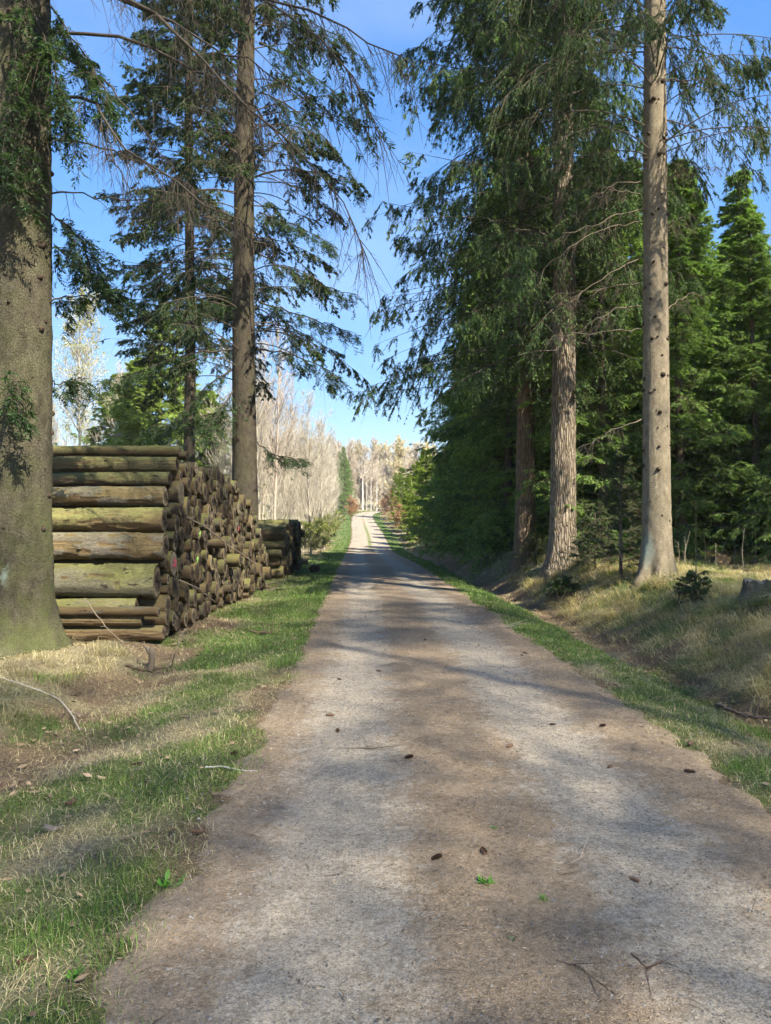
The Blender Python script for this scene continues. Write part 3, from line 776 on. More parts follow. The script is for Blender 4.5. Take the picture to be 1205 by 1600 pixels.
# --- slim tree further left
XC, YC = P3(293, 0, 27)[0], 27
tmC, cC, rC = trunk_mesh("trunk", 25, .22, .05, M_BARK_B, flare=.3, seed=9, k=20, knots=20, kz=(2, 10), bend=.05)
cmC = cmesh("crown", crown(42, 25, 7.2, 24.5, 230, lambda t, a: 2.9 * (1 - .3 * t) * (1 - .6 * t ** 3), cC, rC, e0=(-.1, .25), droop=(.1, .8), M=32, K=8, twig=.55, hang=.35, leaf=(.10, .023), keep=.95, tmin=.2, clump=.15, light=.5, br=.018, bw=1.3, tone=1.15))
TC = make_tree("spruce_tree", "slim dark spruce seen over the middle of the front log stack", "tree", XC, YC, tmC, cmC)

# --- the three trunks on the right bank
XD, YD = P3(1026, 0, 14)[0], 14
tmD, cD, rD = trunk_mesh("trunk", 24, .24, .06, M_BARK_D, flare=.6, seed=12, k=56, knots=170, kz=(.7, 10), bend=.015, ksz=1.25, lean=(.003, 0), dz=.06)
cmD = cmesh("crown", crown(43, 24, 7.6, 23.5, 190, lambda t, a: 2.7 * (1 - .7 * t) * (1 + .25 * (np.cos(a) < 0)), cD, rD, e0=(-.1, .3), droop=(.5, 1.2), M=28, K=9, twig=.5, hang=1.0, leaf=(.07, .014), keep=.9, tmin=.3, light=.5, pend=.6, br=.015, tone=1.2))
TD = make_tree("spruce_tree", "pale tan spruce trunk dotted with dark knots on the right bank", "tree", XD, YD, tmD, cmD)
SB = [([(1006, 280), (965, 283), (935, 300), (900, 320)], 14, 13.4), ([(1006, 325), (960, 335), (920, 355), (880, 362)], 14, 13.0), ([(1006, 345), (950, 352), (905, 375), (850, 420)], 14, 12.6),
      ([(1005, 400), (955, 425), (920, 450), (890, 470)], 14, 13.2), ([(1004, 440), (950, 448), (905, 455), (870, 458)], 14, 14.6), ([(1004, 478), (960, 480), (930, 500), (905, 520)], 14, 13.4),
      ([(1004, 512), (960, 514), (900, 522), (860, 525)], 14, 12.8), ([(1045, 275), (1075, 262), (1110, 258), (1130, 262)], 14, 13.4), ([(1044, 350), (1060, 340), (1085, 330)], 14, 13.6), ([(1043, 482), (1060, 470), (1085, 455)], 14, 14.5),
      ([(1003, 655), (960, 668), (930, 690), (905, 700)], 14, 13.2), ([(1003, 300), (940, 290), (890, 265)], 14, 13.5), ([(1045, 290), (1060, 260), (1070, 245)], 14, 13.9), ([(1046, 120), (1085, 118), (1120, 122), (1160, 140)], 14, 13.2)]
for i, (pts, a, b) in enumerate(SB):
    traced_branch(TD, "branch", pts, a, b, .013, .003, 170 + i, tw=14, twl=.28, hang=.6, leafy=.0 if i != 13 else .4, col=(.15, .115, .08))

XE, YE = P3(879, 0, 18)[0], 18
tmE, cE, rE = trunk_mesh("trunk", 26, .30, .06, M_BARK_E, flare=.45, seed=13, k=72, knots=0, bend=.03, dz=.05)
cmE = cmesh("crown", crown(44, 26, 4.9, 25.5, 330, lambda t, a: (2.9 + 1.5 * (np.cos(a) < -.2)) * (1 - .72 * t), cE, rE, e0=(-.15, .25), droop=(.4, 1.0), M=32, K=9, twig=.6, hang=.85, leaf=(.085, .017), keep=1, tmin=.08, light=.7, pend=.8, br=.017, tone=1.6, clump=.36))
TE = make_tree("spruce_tree", "spruce with deeply furrowed pale bark, middle of three on the bank", "tree", XE, YE, tmE, cmE)
XF, YF = P3(820, 0, 21)[0], 21
tmF, cF, rF = trunk_mesh("trunk", 25, .265, .06, M_BARK_F, flare=.6, seed=14, k=48, knots=0, bend=.03, dz=.05)
cmF = cmesh("crown", crown(45, 25, 4.4, 24.5, 330, lambda t, a: (3.0 + 2.0 * (np.cos(a) < -.1)) * (1 - .72 * t), cF, rF, e0=(-.1, .3), droop=(.3, .9), M=32, K=9, twig=.6, hang=.8, leaf=(.09, .019), keep=1, tmin=.08, light=.7, pend=.8, br=.017, tone=1.6, clump=.36))
TF = make_tree("spruce_tree", "reddish brown spruce trunk with heavy drooping crown, nearest the track", "tree", XF, YF, tmF, cmF)

# --- young and middle-aged spruces of the stands
VAR = []
for i, (H, lw, nb) in enumerate([(15, 2.7, 330), (12.5, 2.4, 300), (14, 3.0, 320), (10, 2.1, 250)]):
    tmv, cv, rv_ = trunk_mesh("trunk", H, .15 * H / 14, .012, M_BARK_S, flare=.3, seed=60 + i, k=12, bend=.06, dz=.2)
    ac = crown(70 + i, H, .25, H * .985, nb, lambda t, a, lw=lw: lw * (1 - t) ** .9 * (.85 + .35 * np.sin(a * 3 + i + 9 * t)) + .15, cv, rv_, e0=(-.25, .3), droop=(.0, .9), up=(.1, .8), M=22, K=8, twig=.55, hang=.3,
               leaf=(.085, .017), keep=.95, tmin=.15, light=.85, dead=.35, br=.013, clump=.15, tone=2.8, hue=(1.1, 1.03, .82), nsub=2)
    VAR.append((tmv, cmesh("crown", ac), H))
FAR = []
for i, (H, lw, nb) in enumerate([(9, 1.9, 130), (8, 2.1, 120)]):
    tmv, cv, rv_ = trunk_mesh("trunk", H, .11, .012, M_BARK_S, flare=.2, seed=80 + i, k=10, bend=.05, dz=.2)
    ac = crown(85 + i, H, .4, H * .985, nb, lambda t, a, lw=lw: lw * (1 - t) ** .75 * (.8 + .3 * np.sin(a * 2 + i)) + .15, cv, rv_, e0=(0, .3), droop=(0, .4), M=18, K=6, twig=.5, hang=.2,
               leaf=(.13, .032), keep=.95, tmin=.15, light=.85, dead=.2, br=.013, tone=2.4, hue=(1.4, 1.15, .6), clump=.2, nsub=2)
    FAR.append((tmv, cmesh("crown", ac), H))
LIT = []
for i, (H, lw) in enumerate([(12, 3.0), (10, 2.8)]):
    tmv, cv, rv_ = trunk_mesh('trunk', H, .13, .012, M_BARK_S, flare=.2, seed=95 + i, k=10, bend=.05, dz=.2)
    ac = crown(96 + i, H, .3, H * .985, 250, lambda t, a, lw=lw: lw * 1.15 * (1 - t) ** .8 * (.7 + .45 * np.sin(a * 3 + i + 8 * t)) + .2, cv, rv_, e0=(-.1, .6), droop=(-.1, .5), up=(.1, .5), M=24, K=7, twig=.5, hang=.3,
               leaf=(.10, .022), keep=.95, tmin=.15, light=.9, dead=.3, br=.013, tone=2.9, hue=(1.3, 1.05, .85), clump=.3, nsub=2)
    LIT.append((tmv, cmesh('crown', ac), H))
proto = {}
def put_spruce(var, x, y, h, label, group, rz=None, lib="v"):
    L_ = {"v": VAR, "f": FAR, "l": LIT}[lib]
    tmv, cmv, H = L_[var % len(L_)]
    rz = random.uniform(0, 6.28) if rz is None else rz
    s = h / H
    key = (lib, var % len(L_))
    z = float(hgt(x, y)) - .05
    if key not in proto:
        e = make_tree("spruce_tree", label, "tree", x, y, tmv, cmv, group, s, rz)
        proto[key] = e
    else:
        e = copy_thing(proto[key], (x, y, z), rz, s, label, group)
    return e
ROW = [(4.1, 26, 15), (4.0, 29.5, 14), (4.4, 33, 15.5), (4.3, 36.5, 13), (4.6, 40.5, 13), (4.8, 44.5, 10.5), (5.0, 48.5, 9.5)]
for i, (x, y, h) in enumerate(ROW):
    put_spruce(i, x, y, h, "dark spruce overhanging the right of the track, %s beyond the bank trees" % ordw(i), "spruces lining the right of the track")
for i, (x, y, h) in enumerate([(3.2, 44, 5.5), (2.7, 50.5, 6.5), (2.5, 56, 6), (3.1, 62, 6.8), (1.9, 67, 5.5), (2.7, 73, 6.5), (1.6, 80, 5.5), (1.9, 88, 6.5), (1.2, 97, 6)]):
    put_spruce(i, x, y, h, "yellow green sunlit young spruce by the track, %s towards the rise" % ordw(i), "sunlit young spruces on the right", lib="f")
r2 = np.random.default_rng(5)
# ranks behind the bank: dense spruce stand
RANK = [[(10.4, 17.6, 8.2), (12.6, 18.6, 8.8), (14.2, 21.5, 10), (16.4, 23.6, 11.5), (5.9, 20.5, 11), (7.6, 19.6, 10.5), (9.6, 20.0, 9.5), (11.6, 20.8, 9)],
        [(5.6, 24.5, 13), (7.4, 24, 13), (9.4, 24.5, 12.5), (11.5, 25, 12.5), (13.8, 24.6, 12)],
        [(6.2, 29, 15), (8.6, 28.5, 14.5), (11.2, 29.5, 14), (13.8, 29, 14), (16.6, 29.5, 13)],
        [(6.0, 34.5, 15.5), (9.0, 34, 15), (12.4, 35, 15), (15.8, 34.5, 14), (19.5, 35, 14)],
        [(6.5, 42, 14), (10.5, 41.5, 15), (14.5, 42, 15), (19, 41, 14), (24, 42, 14)],
        [(6.5, 52, 11), (12, 51, 14), (18, 52, 14), (25, 51, 14), (6, 63, 9), (11, 64, 12), (17, 66, 13), (25, 65, 14), (5.5, 76, 8), (11, 78, 12), (5.5, 90, 8), (12, 92, 12)]]
for j, rk in enumerate(RANK):
    rk.sort()
    for i, (x, y, h) in enumerate(rk):
        e = put_spruce(i + j, x + r2.normal(0, .25), y + r2.normal(0, .3), h * r2.uniform(.93, 1.07), "green spruce in rank %s behind the bank, %s from the track side" % (["one", "two", "three", "four", "five", "six"][j], ordw(i)), "spruce stand behind the right bank")
        e.scale = (e.scale[0] * 1.2, e.scale[1] * 1.2, e.scale[2])
# edge tree whose lit branch tips reach in at the right edge of the picture
put_spruce(2, 9.1, 15.5, 8.6, "bright spruce at the right picture edge reaching in above the stump", "spruce stand behind the right bank", rz=1.2)
# left stand: sunlit spruces behind the stacks
for i, (px, d, h, v, lib, lab) in enumerate([(250, 39, 12.6, 0, "l", "tall sunlit yellow green spruce behind the front log stack"),
                                    (188, 44, 10.2, 1, "l", "low sunlit bushy spruce beside the birch, behind the stack"),
                                    (325, 40, 8.6, 1, "l", "dark green young spruce left of the straight trunk"),
                                    (240, 29, 5.6, 3, "v", "dark low spruce just above the top logs"), (40, 40, 11, 2, "v", "spruce mostly hidden behind the mossy trunk"),
                                    (216, 37, 9.6, 1, "l", "bushy light green spruce overlapping the tall yellow green one from the left"), (292, 42, 11.0, 0, "l", "light green spruce peeping out right behind the slim dark trunk"),
                                    (150, 46, 7.5, 0, "l", "lowest light green spruce, under the budding birch")]):
    e = put_spruce(v, P3(px, 0, d)[0], d, h, lab, "spruces behind the log stacks", lib=lib)
    if lib == "l": e.scale = (e.scale[0] * 1.25, e.scale[1] * 1.25, e.scale[2])

# --- leafless trees
def bare(seed, H, n1, n2, n3, col, r0=.07, spread=.75, asc=1.0, w=1.0, first=.08, leafc=None, L1=.34):
    r = np.random.default_rng(seed); acc = Acc()
    N = 9; t = np.linspace(0, 1, N)
    T = np.stack([.12 * H * .1 * np.sin(t * 5 + seed), .012 * H * np.cos(t * 4 + seed), t * H], -1)[None]
    col = np.array(col)
    tubes(acc, T, (r0 * (1 - t * .93))[None], 7, col * .9, mat=0)
    def kids(Pp, Lp, M, ang, ratio, t0, N=5, upw=.35):
        B = len(Pp); tt = t0 + (1 - t0) * r.random((B, M)); p, d = polyint(Pp, tt)
        rv = norm(np.cross(d, r.normal(0, 1, d.shape)))
        v = norm(d * math.cos(ang) + rv * math.sin(ang) + np.array([0, 0, upw]))
        L = Lp[:, None] * ratio * (1.1 - .75 * (tt - t0) / (1 - t0)) * r.uniform(.6, 1.3, (B, M))
        s = np.linspace(0, 1, N)[None, None, :, None]
        b = norm(r.normal(0, 1, (B, M, 3)))[:, :, None] * .12
        Q = p[:, :, None] + (v[:, :, None] * s + b * s ** 2 + np.array([0, 0, .12]) * s ** 2) * L[:, :, None, None]
        return Q.reshape(-1, N, 3), L.ravel()
    P1, L1_ = kids(T, np.array([H]), n1, spread, L1, first, 7, .35 * asc)
    k1 = np.clip(L1_ / 3, .2, 1)[:, None]
    tubes(acc, P1, r0 * .30 * k1 * (1.05 - np.linspace(0, 1, 7))[None], 5, col * r.uniform(.5, 1.1, (len(P1), 1)))
    P2, L2 = kids(P1, L1_, n2, .75, .42, .15, 4, .25)
    tubes(acc, P2, .007 * w * np.clip(L2, .3, 1.4)[:, None] * np.array([[1, .8, .55, .2]]) + .001, 3, col * r.uniform(.75, 1.25, (len(P2), 1)))
    P3_, L3 = kids(P2, L2, n3, .7, .5, .1, 3, .2)
    tubes(acc, P3_, np.full((len(P3_), 3), .0042 * w) * np.array([[1, .75, .3]]), 3, col * r.uniform(.75, 1.4, (len(P3_), 1)))
    if leafc is not None:
        n = len(P3_); e = P3_[:, -1]
        for j in range(3):
            d = norm(r.normal(0, 1, (n, 3))); c = np.array(leafc) * r.uniform(.6, 1.5, (n, 1))
            diamonds(acc, e + r.normal(0, .05, (n, 3)), d, r.uniform(.04, .08, n) * w ** .5, r.uniform(.03, .05, n) * w ** .5, norm(r.normal(0, 1, (n, 3))), c, mat=1)
    return acc
PALE = (.43, .375, .29)
BV = [bare(200 + i, 9, 44, 11, 8, np.array(PALE) * (1, .96, 1.04)[i % 3], w=1.35, spread=.62, asc=1.3, L1=.36).mesh("crown", [M_TWIG, M_GRASS]) for i in range(4)]
bproto = {}
def put_bare(lib, v, x, y, s, label, cat, group, name="bare_tree", rz=None):
    rz = random.uniform(0, 6.28) if rz is None else rz
    z = float(hgt(x, y)) - .04
    me = lib[v % len(lib)]
    o = obj(name, me, None, (x, y, z), rz, None, label, cat, group)
    o.scale = (s, s, s)
    return o
fr = [(-5.9, 35.8, 1.02), (-5.2, 39.5, .8), (-4.3, 43.5, .95), (-5.2, 48, .78), (-4.3, 53, .96), (-5.0, 57, .92), (-4.9, 63, .9), (-5.4, 69, .92), (-5.6, 76, .9), (-6.2, 84, .9), (-6.6, 93, .9), (-7.2, 103, .9)]
for i, (x, y, s) in enumerate(fr):
    put_bare(BV, i, x, y, s, "pale leafless tree in the roadside thicket, %s along the left verge" % ordw(i), "tree", "leafless trees in the thicket")
bk = [(-7.6, 38), (-9.5, 42), (-7.4, 44.5), (-10.5, 50), (-7.6, 51), (-7.8, 59), (-11.5, 60), (-8.2, 67), (-13.5, 40), (-16, 50), (-19, 44), (-23, 52), (-15, 66), (-20, 62), (-27, 60), (-26, 46), (-9, 78), (-9.5, 92), (-14, 84), (-19, 80), (-26, 78), (-33, 68)]
for i, (x, y) in enumerate(bk):
    put_bare(BV, i + 1, x, y, r2.uniform(.85, 1.1), "pale leafless tree deeper in the left wood, %s back from the stacks" % ordw(i), "tree", "leafless trees in the thicket")
# birch with budding leaves at far left
BIR = [bare(240, 15.5, 60, 9, 6, (.52, .48, .42), r0=.13, spread=.7, asc=1.1, w=2.2, first=.3, leafc=(.38, .36, .12), L1=.24).mesh("crown", [M_TWIG, M_GRASS])]
put_bare(BIR, 0, P3(128, 0, 48)[0], 48, 1.0, "slender budding birch with yellow green haze left of the sunlit spruce", "tree", None, "birch_tree")
TALLB = [bare(250 + i, 12, 34, 8, 5, (.42, .34, .27), r0=.10, spread=.5, asc=1.3, w=2.2, first=.25, L1=.28).mesh("crown", [M_TWIG, M_GRASS]) for i in range(2)]
put_bare(TALLB, 0, P3(433, 0, 38)[0], 38, .93, "slender grey bare tree standing above the thicket beside the straight spruce", "tree", None)
put_bare(TALLB, 1, P3(412, 0, 44)[0], 44, .98, "thin pinkish bare tree just right of the straight spruce", "tree", None)
put_bare(TALLB, 1, P3(455, 0, 60)[0], 60, 1.05, "tall bare tree behind the thicket, above the second stack", "tree", None)
# far wood on the rise
FW = [bare(260 + i, 14, 60, 9, 6, c, r0=.14, spread=.6, asc=1.0, w=7.5, first=.05, leafc=lc, L1=.30).mesh("crown", [M_TWIG, M_GRASS])
      for i, (c, lc) in enumerate([((.44, .365, .27), None), ((.48, .40, .28), (.50, .43, .30)), ((.42, .35, .265), None)])]
xs = np.concatenate([np.linspace(-42, 34, 30), np.linspace(-16, 6, 16)])
for i, x in enumerate(xs):
    y = 150 + r2.uniform(-4, 26) + (14 if -9 < x < 2 else 0)
    put_bare(FW, i, x, y, r2.uniform(.85, 1.02), "far leafless tree on the rise, %s from the left of its wood" % ordw(i), "tree", "bare trees of the far wood")
for i, x in enumerate(np.linspace(-60, 60, 26)):
    put_bare(FW, i + 1, x, 192 + r2.uniform(-6, 8), r2.uniform(.98, 1.15), "far leafless tree in the hindmost rank of the wood, %s from the left" % ordw(i), "tree", "bare trees of the far wood")
for i, (x, y) in enumerate([(-11.5, 114), (-10, 124), (-13.5, 132), (-9.5, 138), (4.2, 112), (5.6, 124), (3.2, 132), (6.5, 140), (9, 118), (-9.4, 106), (1.8, 104)]):
    put_bare(FW, i, x, y, r2.uniform(.5, .72), "tan leafless tree flanking the top of the track, %s up the slope" % ordw(i), "tree", "tan trees flanking the rise")
# birch stems at the crest
t = NT("birch_bark", .7, .2); o = t.co(sc=(1, 1, 5)); t.col(t.mix(t.ramp(t.noise(o, 2.2, 3), [(.55, 0), (.62, .8)]), (.62, .59, .54), (.12, .1, .09))); M_BIRCH = t.m
bt, bc, brr = trunk_mesh("trunk", 9, .2, .1, M_BIRCH, flare=.1, seed=90, k=10, dz=.3)
bcr = bare(270, 14, 24, 7, 5, (.5, .42, .33), r0=.1, w=5, first=.45, L1=.25).mesh("crown", [M_TWIG, M_GRASS])
bp = None
for i, (px, y, s) in enumerate([(567, 146, .75), (580, 150, .4), (589, 152, .5), (573, 156, .35), (597, 158, .35)]):
    x = P3(px, 0, y)[0]
    lab = ["stout white birch stem at the crest of the track", "thin white birch stem just right of the stout one", "thin white birch stem, middle of the crest group", "faint white stem behind the stout birch", "rightmost thin white birch stem on the crest"][i]
    if bp is None:
        bp = make_tree("birch_tree", lab, "tree", x, y, bt, bcr, "white birch stems at the crest")
        bp.scale = (s * .8, s * .8, .8)
    else:
        copy_thing(bp, (x, y, float(hgt(x, y)) - .05), i, (s * .8, s * .8, .75), lab, None)
# small far spruces over the thicket
for i, (px, y, h) in enumerate([(537, 118, 10.5), (531, 126, 10), (543, 132, 9)]):
    put_spruce(i, P3(px, 0, y)[0], y, h, ["small pointed spruce over the end of the thicket", "second pointed spruce, left of the first over the thicket", "third pointed spruce, right of the first over the thicket"][i], "small spruces over the thicket")
# copper-leaved beech bushes and scrub
CB = [bare(280 + i, 2.4, 26, 7, 6, (.30, .2, .13), r0=.03, spread=.9, asc=.4, w=3.0, first=.05, leafc=(.34, .20, .12), L1=.5).mesh("crown", [M_TWIG, M_GRASS]) for i in range(2)]
for i, (px, y, s, lab) in enumerate([(549, 100, 1.1, "rust leaved beech bush at the left verge before the bend"), (604, 104, 1.2, "rust leaved bush right of the track near the crest"), (617, 100, 1.4, "largest orange bush on the right near the crest"),
                                     (628, 72, 1.0, "orange leaved bush at the foot of the sunlit spruces"), (622, 86, 1.1, "rust leaved bush between the crest bushes and spruces"), (612, 118, 1.3, "small rust bush high on the right of the crest")]):
    put_bare(CB, i, P3(px, 0, y)[0], y, s, lab, "bush", "rust leaved beech bushes", "beech_bush")
SC_ = [bare(290, 2.0, 30, 9, 6, (.34, .28, .2), r0=.02, spread=1.0, asc=.4, w=1.8, first=.03, leafc=(.18, .2, .06), L1=.55).mesh("crown", [M_TWIG, M_GRASS])]
for i, (x, y, s) in enumerate([(-4.2, 33, .7), (-4.0, 40, .8), (-3.9, 46, .9), (-4.3, 53, 1.0), (-4.6, 60, 1.0), (-4.6, 68, 1.1), (2.8, 47, .8), (2.6, 64, .9), (1.6, 76, .9)]):
    put_bare(SC_, i, x, y, s, "brownish green scrub at the track side, %s in order of distance" % ordw(i), "bush", "scrub at the track side", "scrub_bush")

# --- unseen trees added beside and behind the camera, crowns shaped to half-shade the track
tmS, cS, rS = trunk_mesh("trunk", 29, .13, .03, M_BARK_B, flare=.3, seed=21, k=16, bend=.05, dz=.3)
cmS = cmesh("crown", crown(51, 29, 12, 28.6, 92, lambda t, a: 4.2 * (1 - .5 * t ** 2), cS, rS, e0=(-.1, .5), droop=(.1, .7), M=20, K=6, twig=.8, hang=.25, leaf=(.06, .016), keep=1, tmin=.05, dead=.3, light=.5, br=.010, nsub=2))
tmU, cU, rU = trunk_mesh("trunk", 30, .10, .02, M_BARK_B, flare=.3, seed=22, k=12, bend=.05, dz=.3)
cmU = cmesh("crown", crown(52, 30, 12, 29.6, 170, lambda t, a: 4.6 * (1 - .55 * t ** 2), cU, rU, e0=(-.1, .5), droop=(.1, .7), M=26, K=4, twig=.9, hang=.2, leaf=(.042, .011), keep=1, tmin=.05, dead=.1, light=.5, br=.006, nsub=2))  # tiny evenly spread leaves, added as a soft shade screen
TS = TU = None
for i, (x, y, kd) in enumerate([(16, -3.5, 's'), (19, 4.5, 's'), (-7.5, -3, 's'), (9.6, -11.4, 'u'), (13.2, -7, 'u'), (8.0, -13.5, 'u'), (18.0, -8.5, 'u')]):
    if kd == 's':
        lab = "unseen thin crowned spruce added behind the viewer for shade, %s of them" % ordw(i)
        if TS is None: TS = make_tree("spruce_tree", lab, "tree", x, y, tmS, cmS, "unseen shade spruces added behind the viewer")
        else: copy_thing(TS, (x, y, float(hgt(x, y)) - .05), i * 1.7, None, lab, "unseen shade spruces added behind the viewer")
    else:
        lab = "unseen airy larch added behind the viewer for even shade, %s of them" % ordw(i - 3)
        if TU is None: TU = make_tree("shade_larch", lab, "tree", x, y, tmU, cmU, "unseen shade larches added behind the viewer")
        else: copy_thing(TU, (x, y, float(hgt(x, y)) - .05), i * 1.7, None, lab, "unseen shade larches added behind the viewer")

# ------------------------------------------------------------------ log stacks
def log_bark(name, pal, moss, strip, gain=.56):
    t = NT(name, .88, .2)
    o = t.co(); r = t.rnd()
    ofs = t.n("ShaderNodeVectorMath", operation='ADD'); t.lk(o, ofs.inputs[0])
    cmb = t.n("ShaderNodeCombineXYZ"); t.lk(t.math('MULTIPLY', r, 37.0), cmb.inputs[0]); t.lk(cmb.outputs[0], ofs.inputs[1])
    mp = t.n("ShaderNodeMapping"); mp.inputs["Scale"].default_value = (1.6, .55, .55); t.lk(ofs.outputs[0], mp.inputs[0]); v = mp.outputs[0]
    n1 = t.noise(v, 1.6, 6, .65, .4); n2 = t.noise(v, 14, 5, .75); n3 = t.noise(v, .9, 3, .6)
    mp2 = t.n("ShaderNodeMapping"); mp2.inputs["Scale"].default_value = (.5, 3, 3); t.lk(ofs.outputs[0], mp2.inputs[0]); gr = t.noise(mp2.outputs[0], 6, 5, .7)
    c = t.ramp(n2, [(.25, pal[0]), (.55, pal[1]), (.8, pal[2])])
    stripm = t.math('SUBTRACT', 1.0, t.sep(t.attr('tint'))[0])
    wood = t.ramp(gr, [(.3, (.045, .03, .02)), (.5, (.15, .10, .055)), (.8, (.29, .21, .12))])
    c = t.mix(stripm, c, wood)
    geo = t.n("ShaderNodeNewGeometry"); nz = t.sep(geo.outputs["Normal"])[2]
    m = t.math('MULTIPLY', t.ramp(t.math('ADD', t.math('MULTIPLY', nz, .35), n3), [(.42, 0), (.75, 1)]), moss)
    c = t.mix(m, c, t.ramp(n2, [(.3, (.085, .085, .03)), (.7, (.21, .20, .075))]))
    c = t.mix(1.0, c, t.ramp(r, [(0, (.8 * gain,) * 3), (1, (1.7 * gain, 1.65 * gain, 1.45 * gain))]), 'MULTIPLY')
    c = t.mix(t.ramp(t.noise(v, 5, 2), [(.66, 0), (.7, .85)]), c, (.03, .02, .015))
    t.col(c)
    t.bump(t.math('ADD', t.math('MULTIPLY', n2, .7), t.math('SUBTRACT', t.math('MULTIPLY', gr, .3), t.math('MULTIPLY', stripm, .5))), 1.0, .02)
    return t.m
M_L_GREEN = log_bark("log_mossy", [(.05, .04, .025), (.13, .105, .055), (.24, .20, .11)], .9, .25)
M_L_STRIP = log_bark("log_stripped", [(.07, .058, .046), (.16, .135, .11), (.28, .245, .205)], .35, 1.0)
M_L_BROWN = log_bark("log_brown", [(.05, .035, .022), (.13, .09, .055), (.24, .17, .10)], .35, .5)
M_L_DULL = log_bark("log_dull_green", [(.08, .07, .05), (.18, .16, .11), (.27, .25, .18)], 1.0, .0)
M_H_GREEN = log_bark('log_mossy_lit', [(.05, .04, .025), (.13, .105, .055), (.24, .20, .11)], .95, .25, .95)  # brighter copies of the barks above: light on the near logs put into colour
M_H_STRIP = log_bark('log_stripped_lit', [(.07, .058, .046), (.16, .135, .11), (.28, .245, .205)], .3, 1.0, .85)
M_H_BROWN = log_bark('log_brown_lit', [(.05, .035, .022), (.13, .09, .055), (.24, .17, .10)], .4, .5, .85)
M_H_DULL = log_bark('log_dull_lit', [(.08, .07, .05), (.18, .16, .11), (.27, .25, .18)], 1.0, .0, .95)
def cut_mat(name, heart, rim, tone):
    t = NT(name, .9, .15); o = t.co(); s = t.sep(o)
    rr = t.math('POWER', t.math('ADD', t.math('MULTIPLY', s[1], s[1]), t.math('MULTIPLY', s[2], s[2])), .5)
    ofs = t.n("ShaderNodeVectorMath", operation='ADD'); t.lk(o, ofs.inputs[0])
    cmb = t.n("ShaderNodeCombineXYZ"); t.lk(t.math('MULTIPLY', t.rnd(), 53.0), cmb.inputs[1]); t.lk(cmb.outputs[0], ofs.inputs[1]); v = ofs.outputs[0]
    n = t.noise(v, 2.2, 4, .65); nf = t.noise(v, 14, 4, .75)
    k = t.math('ADD', rr, t.math('MULTIPLY', t.math('SUBTRACT', n, .5), .5))
    c = t.ramp(k, [(.05, heart), (.6, tuple(a * .8 + b * .2 for a, b in zip(heart, rim))), (.76, rim), (.90, rim), (.98, tuple(x * .15 for x in rim))])
    ring = t.n("ShaderNodeTexWave", wave_type='RINGS', rings_direction='X'); t.lk(v, ring.inputs["Vector"]); t.lk(o, ring.inputs["Vector"]); ring.inputs["Scale"].default_value = 5; ring.inputs["Distortion"].default_value = 2.5
    c = t.mix(.3, c, t.mix(1.0, c, ring.outputs[0], 'MULTIPLY'))
    ang = t.math('ARCTAN2', s[1], s[2])
    cm2 = t.n("ShaderNodeCombineXYZ"); t.lk(t.math('MULTIPLY', ang, 2.2), cm2.inputs[0]); t.lk(t.math('MULTIPLY', t.rnd(), 91.0), cm2.inputs[1])
    cr = t.noise(cm2.outputs[0], 1.6, 2, .5)
    c = t.mix(t.math('MULTIPLY', t.ramp(cr, [(.35, 1), (.42, 0)]), t.ramp(rr, [(.1, 1), (.9, .2)])), c, (.03, .022, .016))
    c = t.mix(t.ramp(nf, [(.3, .6), (.6, 0)]), c, (.06, .045, .032))
    c = t.mix(1.0, c, t.ramp(t.rnd(), [(0, (tone * .4,) * 3), (.8, (tone * .75,) * 3), (1, (tone * 1.3,) * 3)]), 'MULTIPLY')
    t.col(c); t.bump(t.math('ADD', nf, cr), .7, .02)
    return t.m
M_CUT = cut_mat("cut_weathered", (.05, .036, .026), (.34, .26, .165), 1.05)
M_CUT2 = cut_mat("cut_brown", (.10, .066, .04), (.22, .155, .10), .8)
M_CUT_P = cut_mat("cut_pale", (.24, .19, .13), (.36, .30, .21), 1.0)
def paint(name, c):
    t = NT(name, .7, .3); n = t.noise(t.co(), 7, 4, .8); t.col(t.mix(t.ramp(n, [(.35, 0), (.6, 1)]), (.12, .09, .06), c)); return t.m
M_PG = paint("paint_green", (.42, .80, .12)); M_PR = paint("paint_red", (.62, .07, .12))

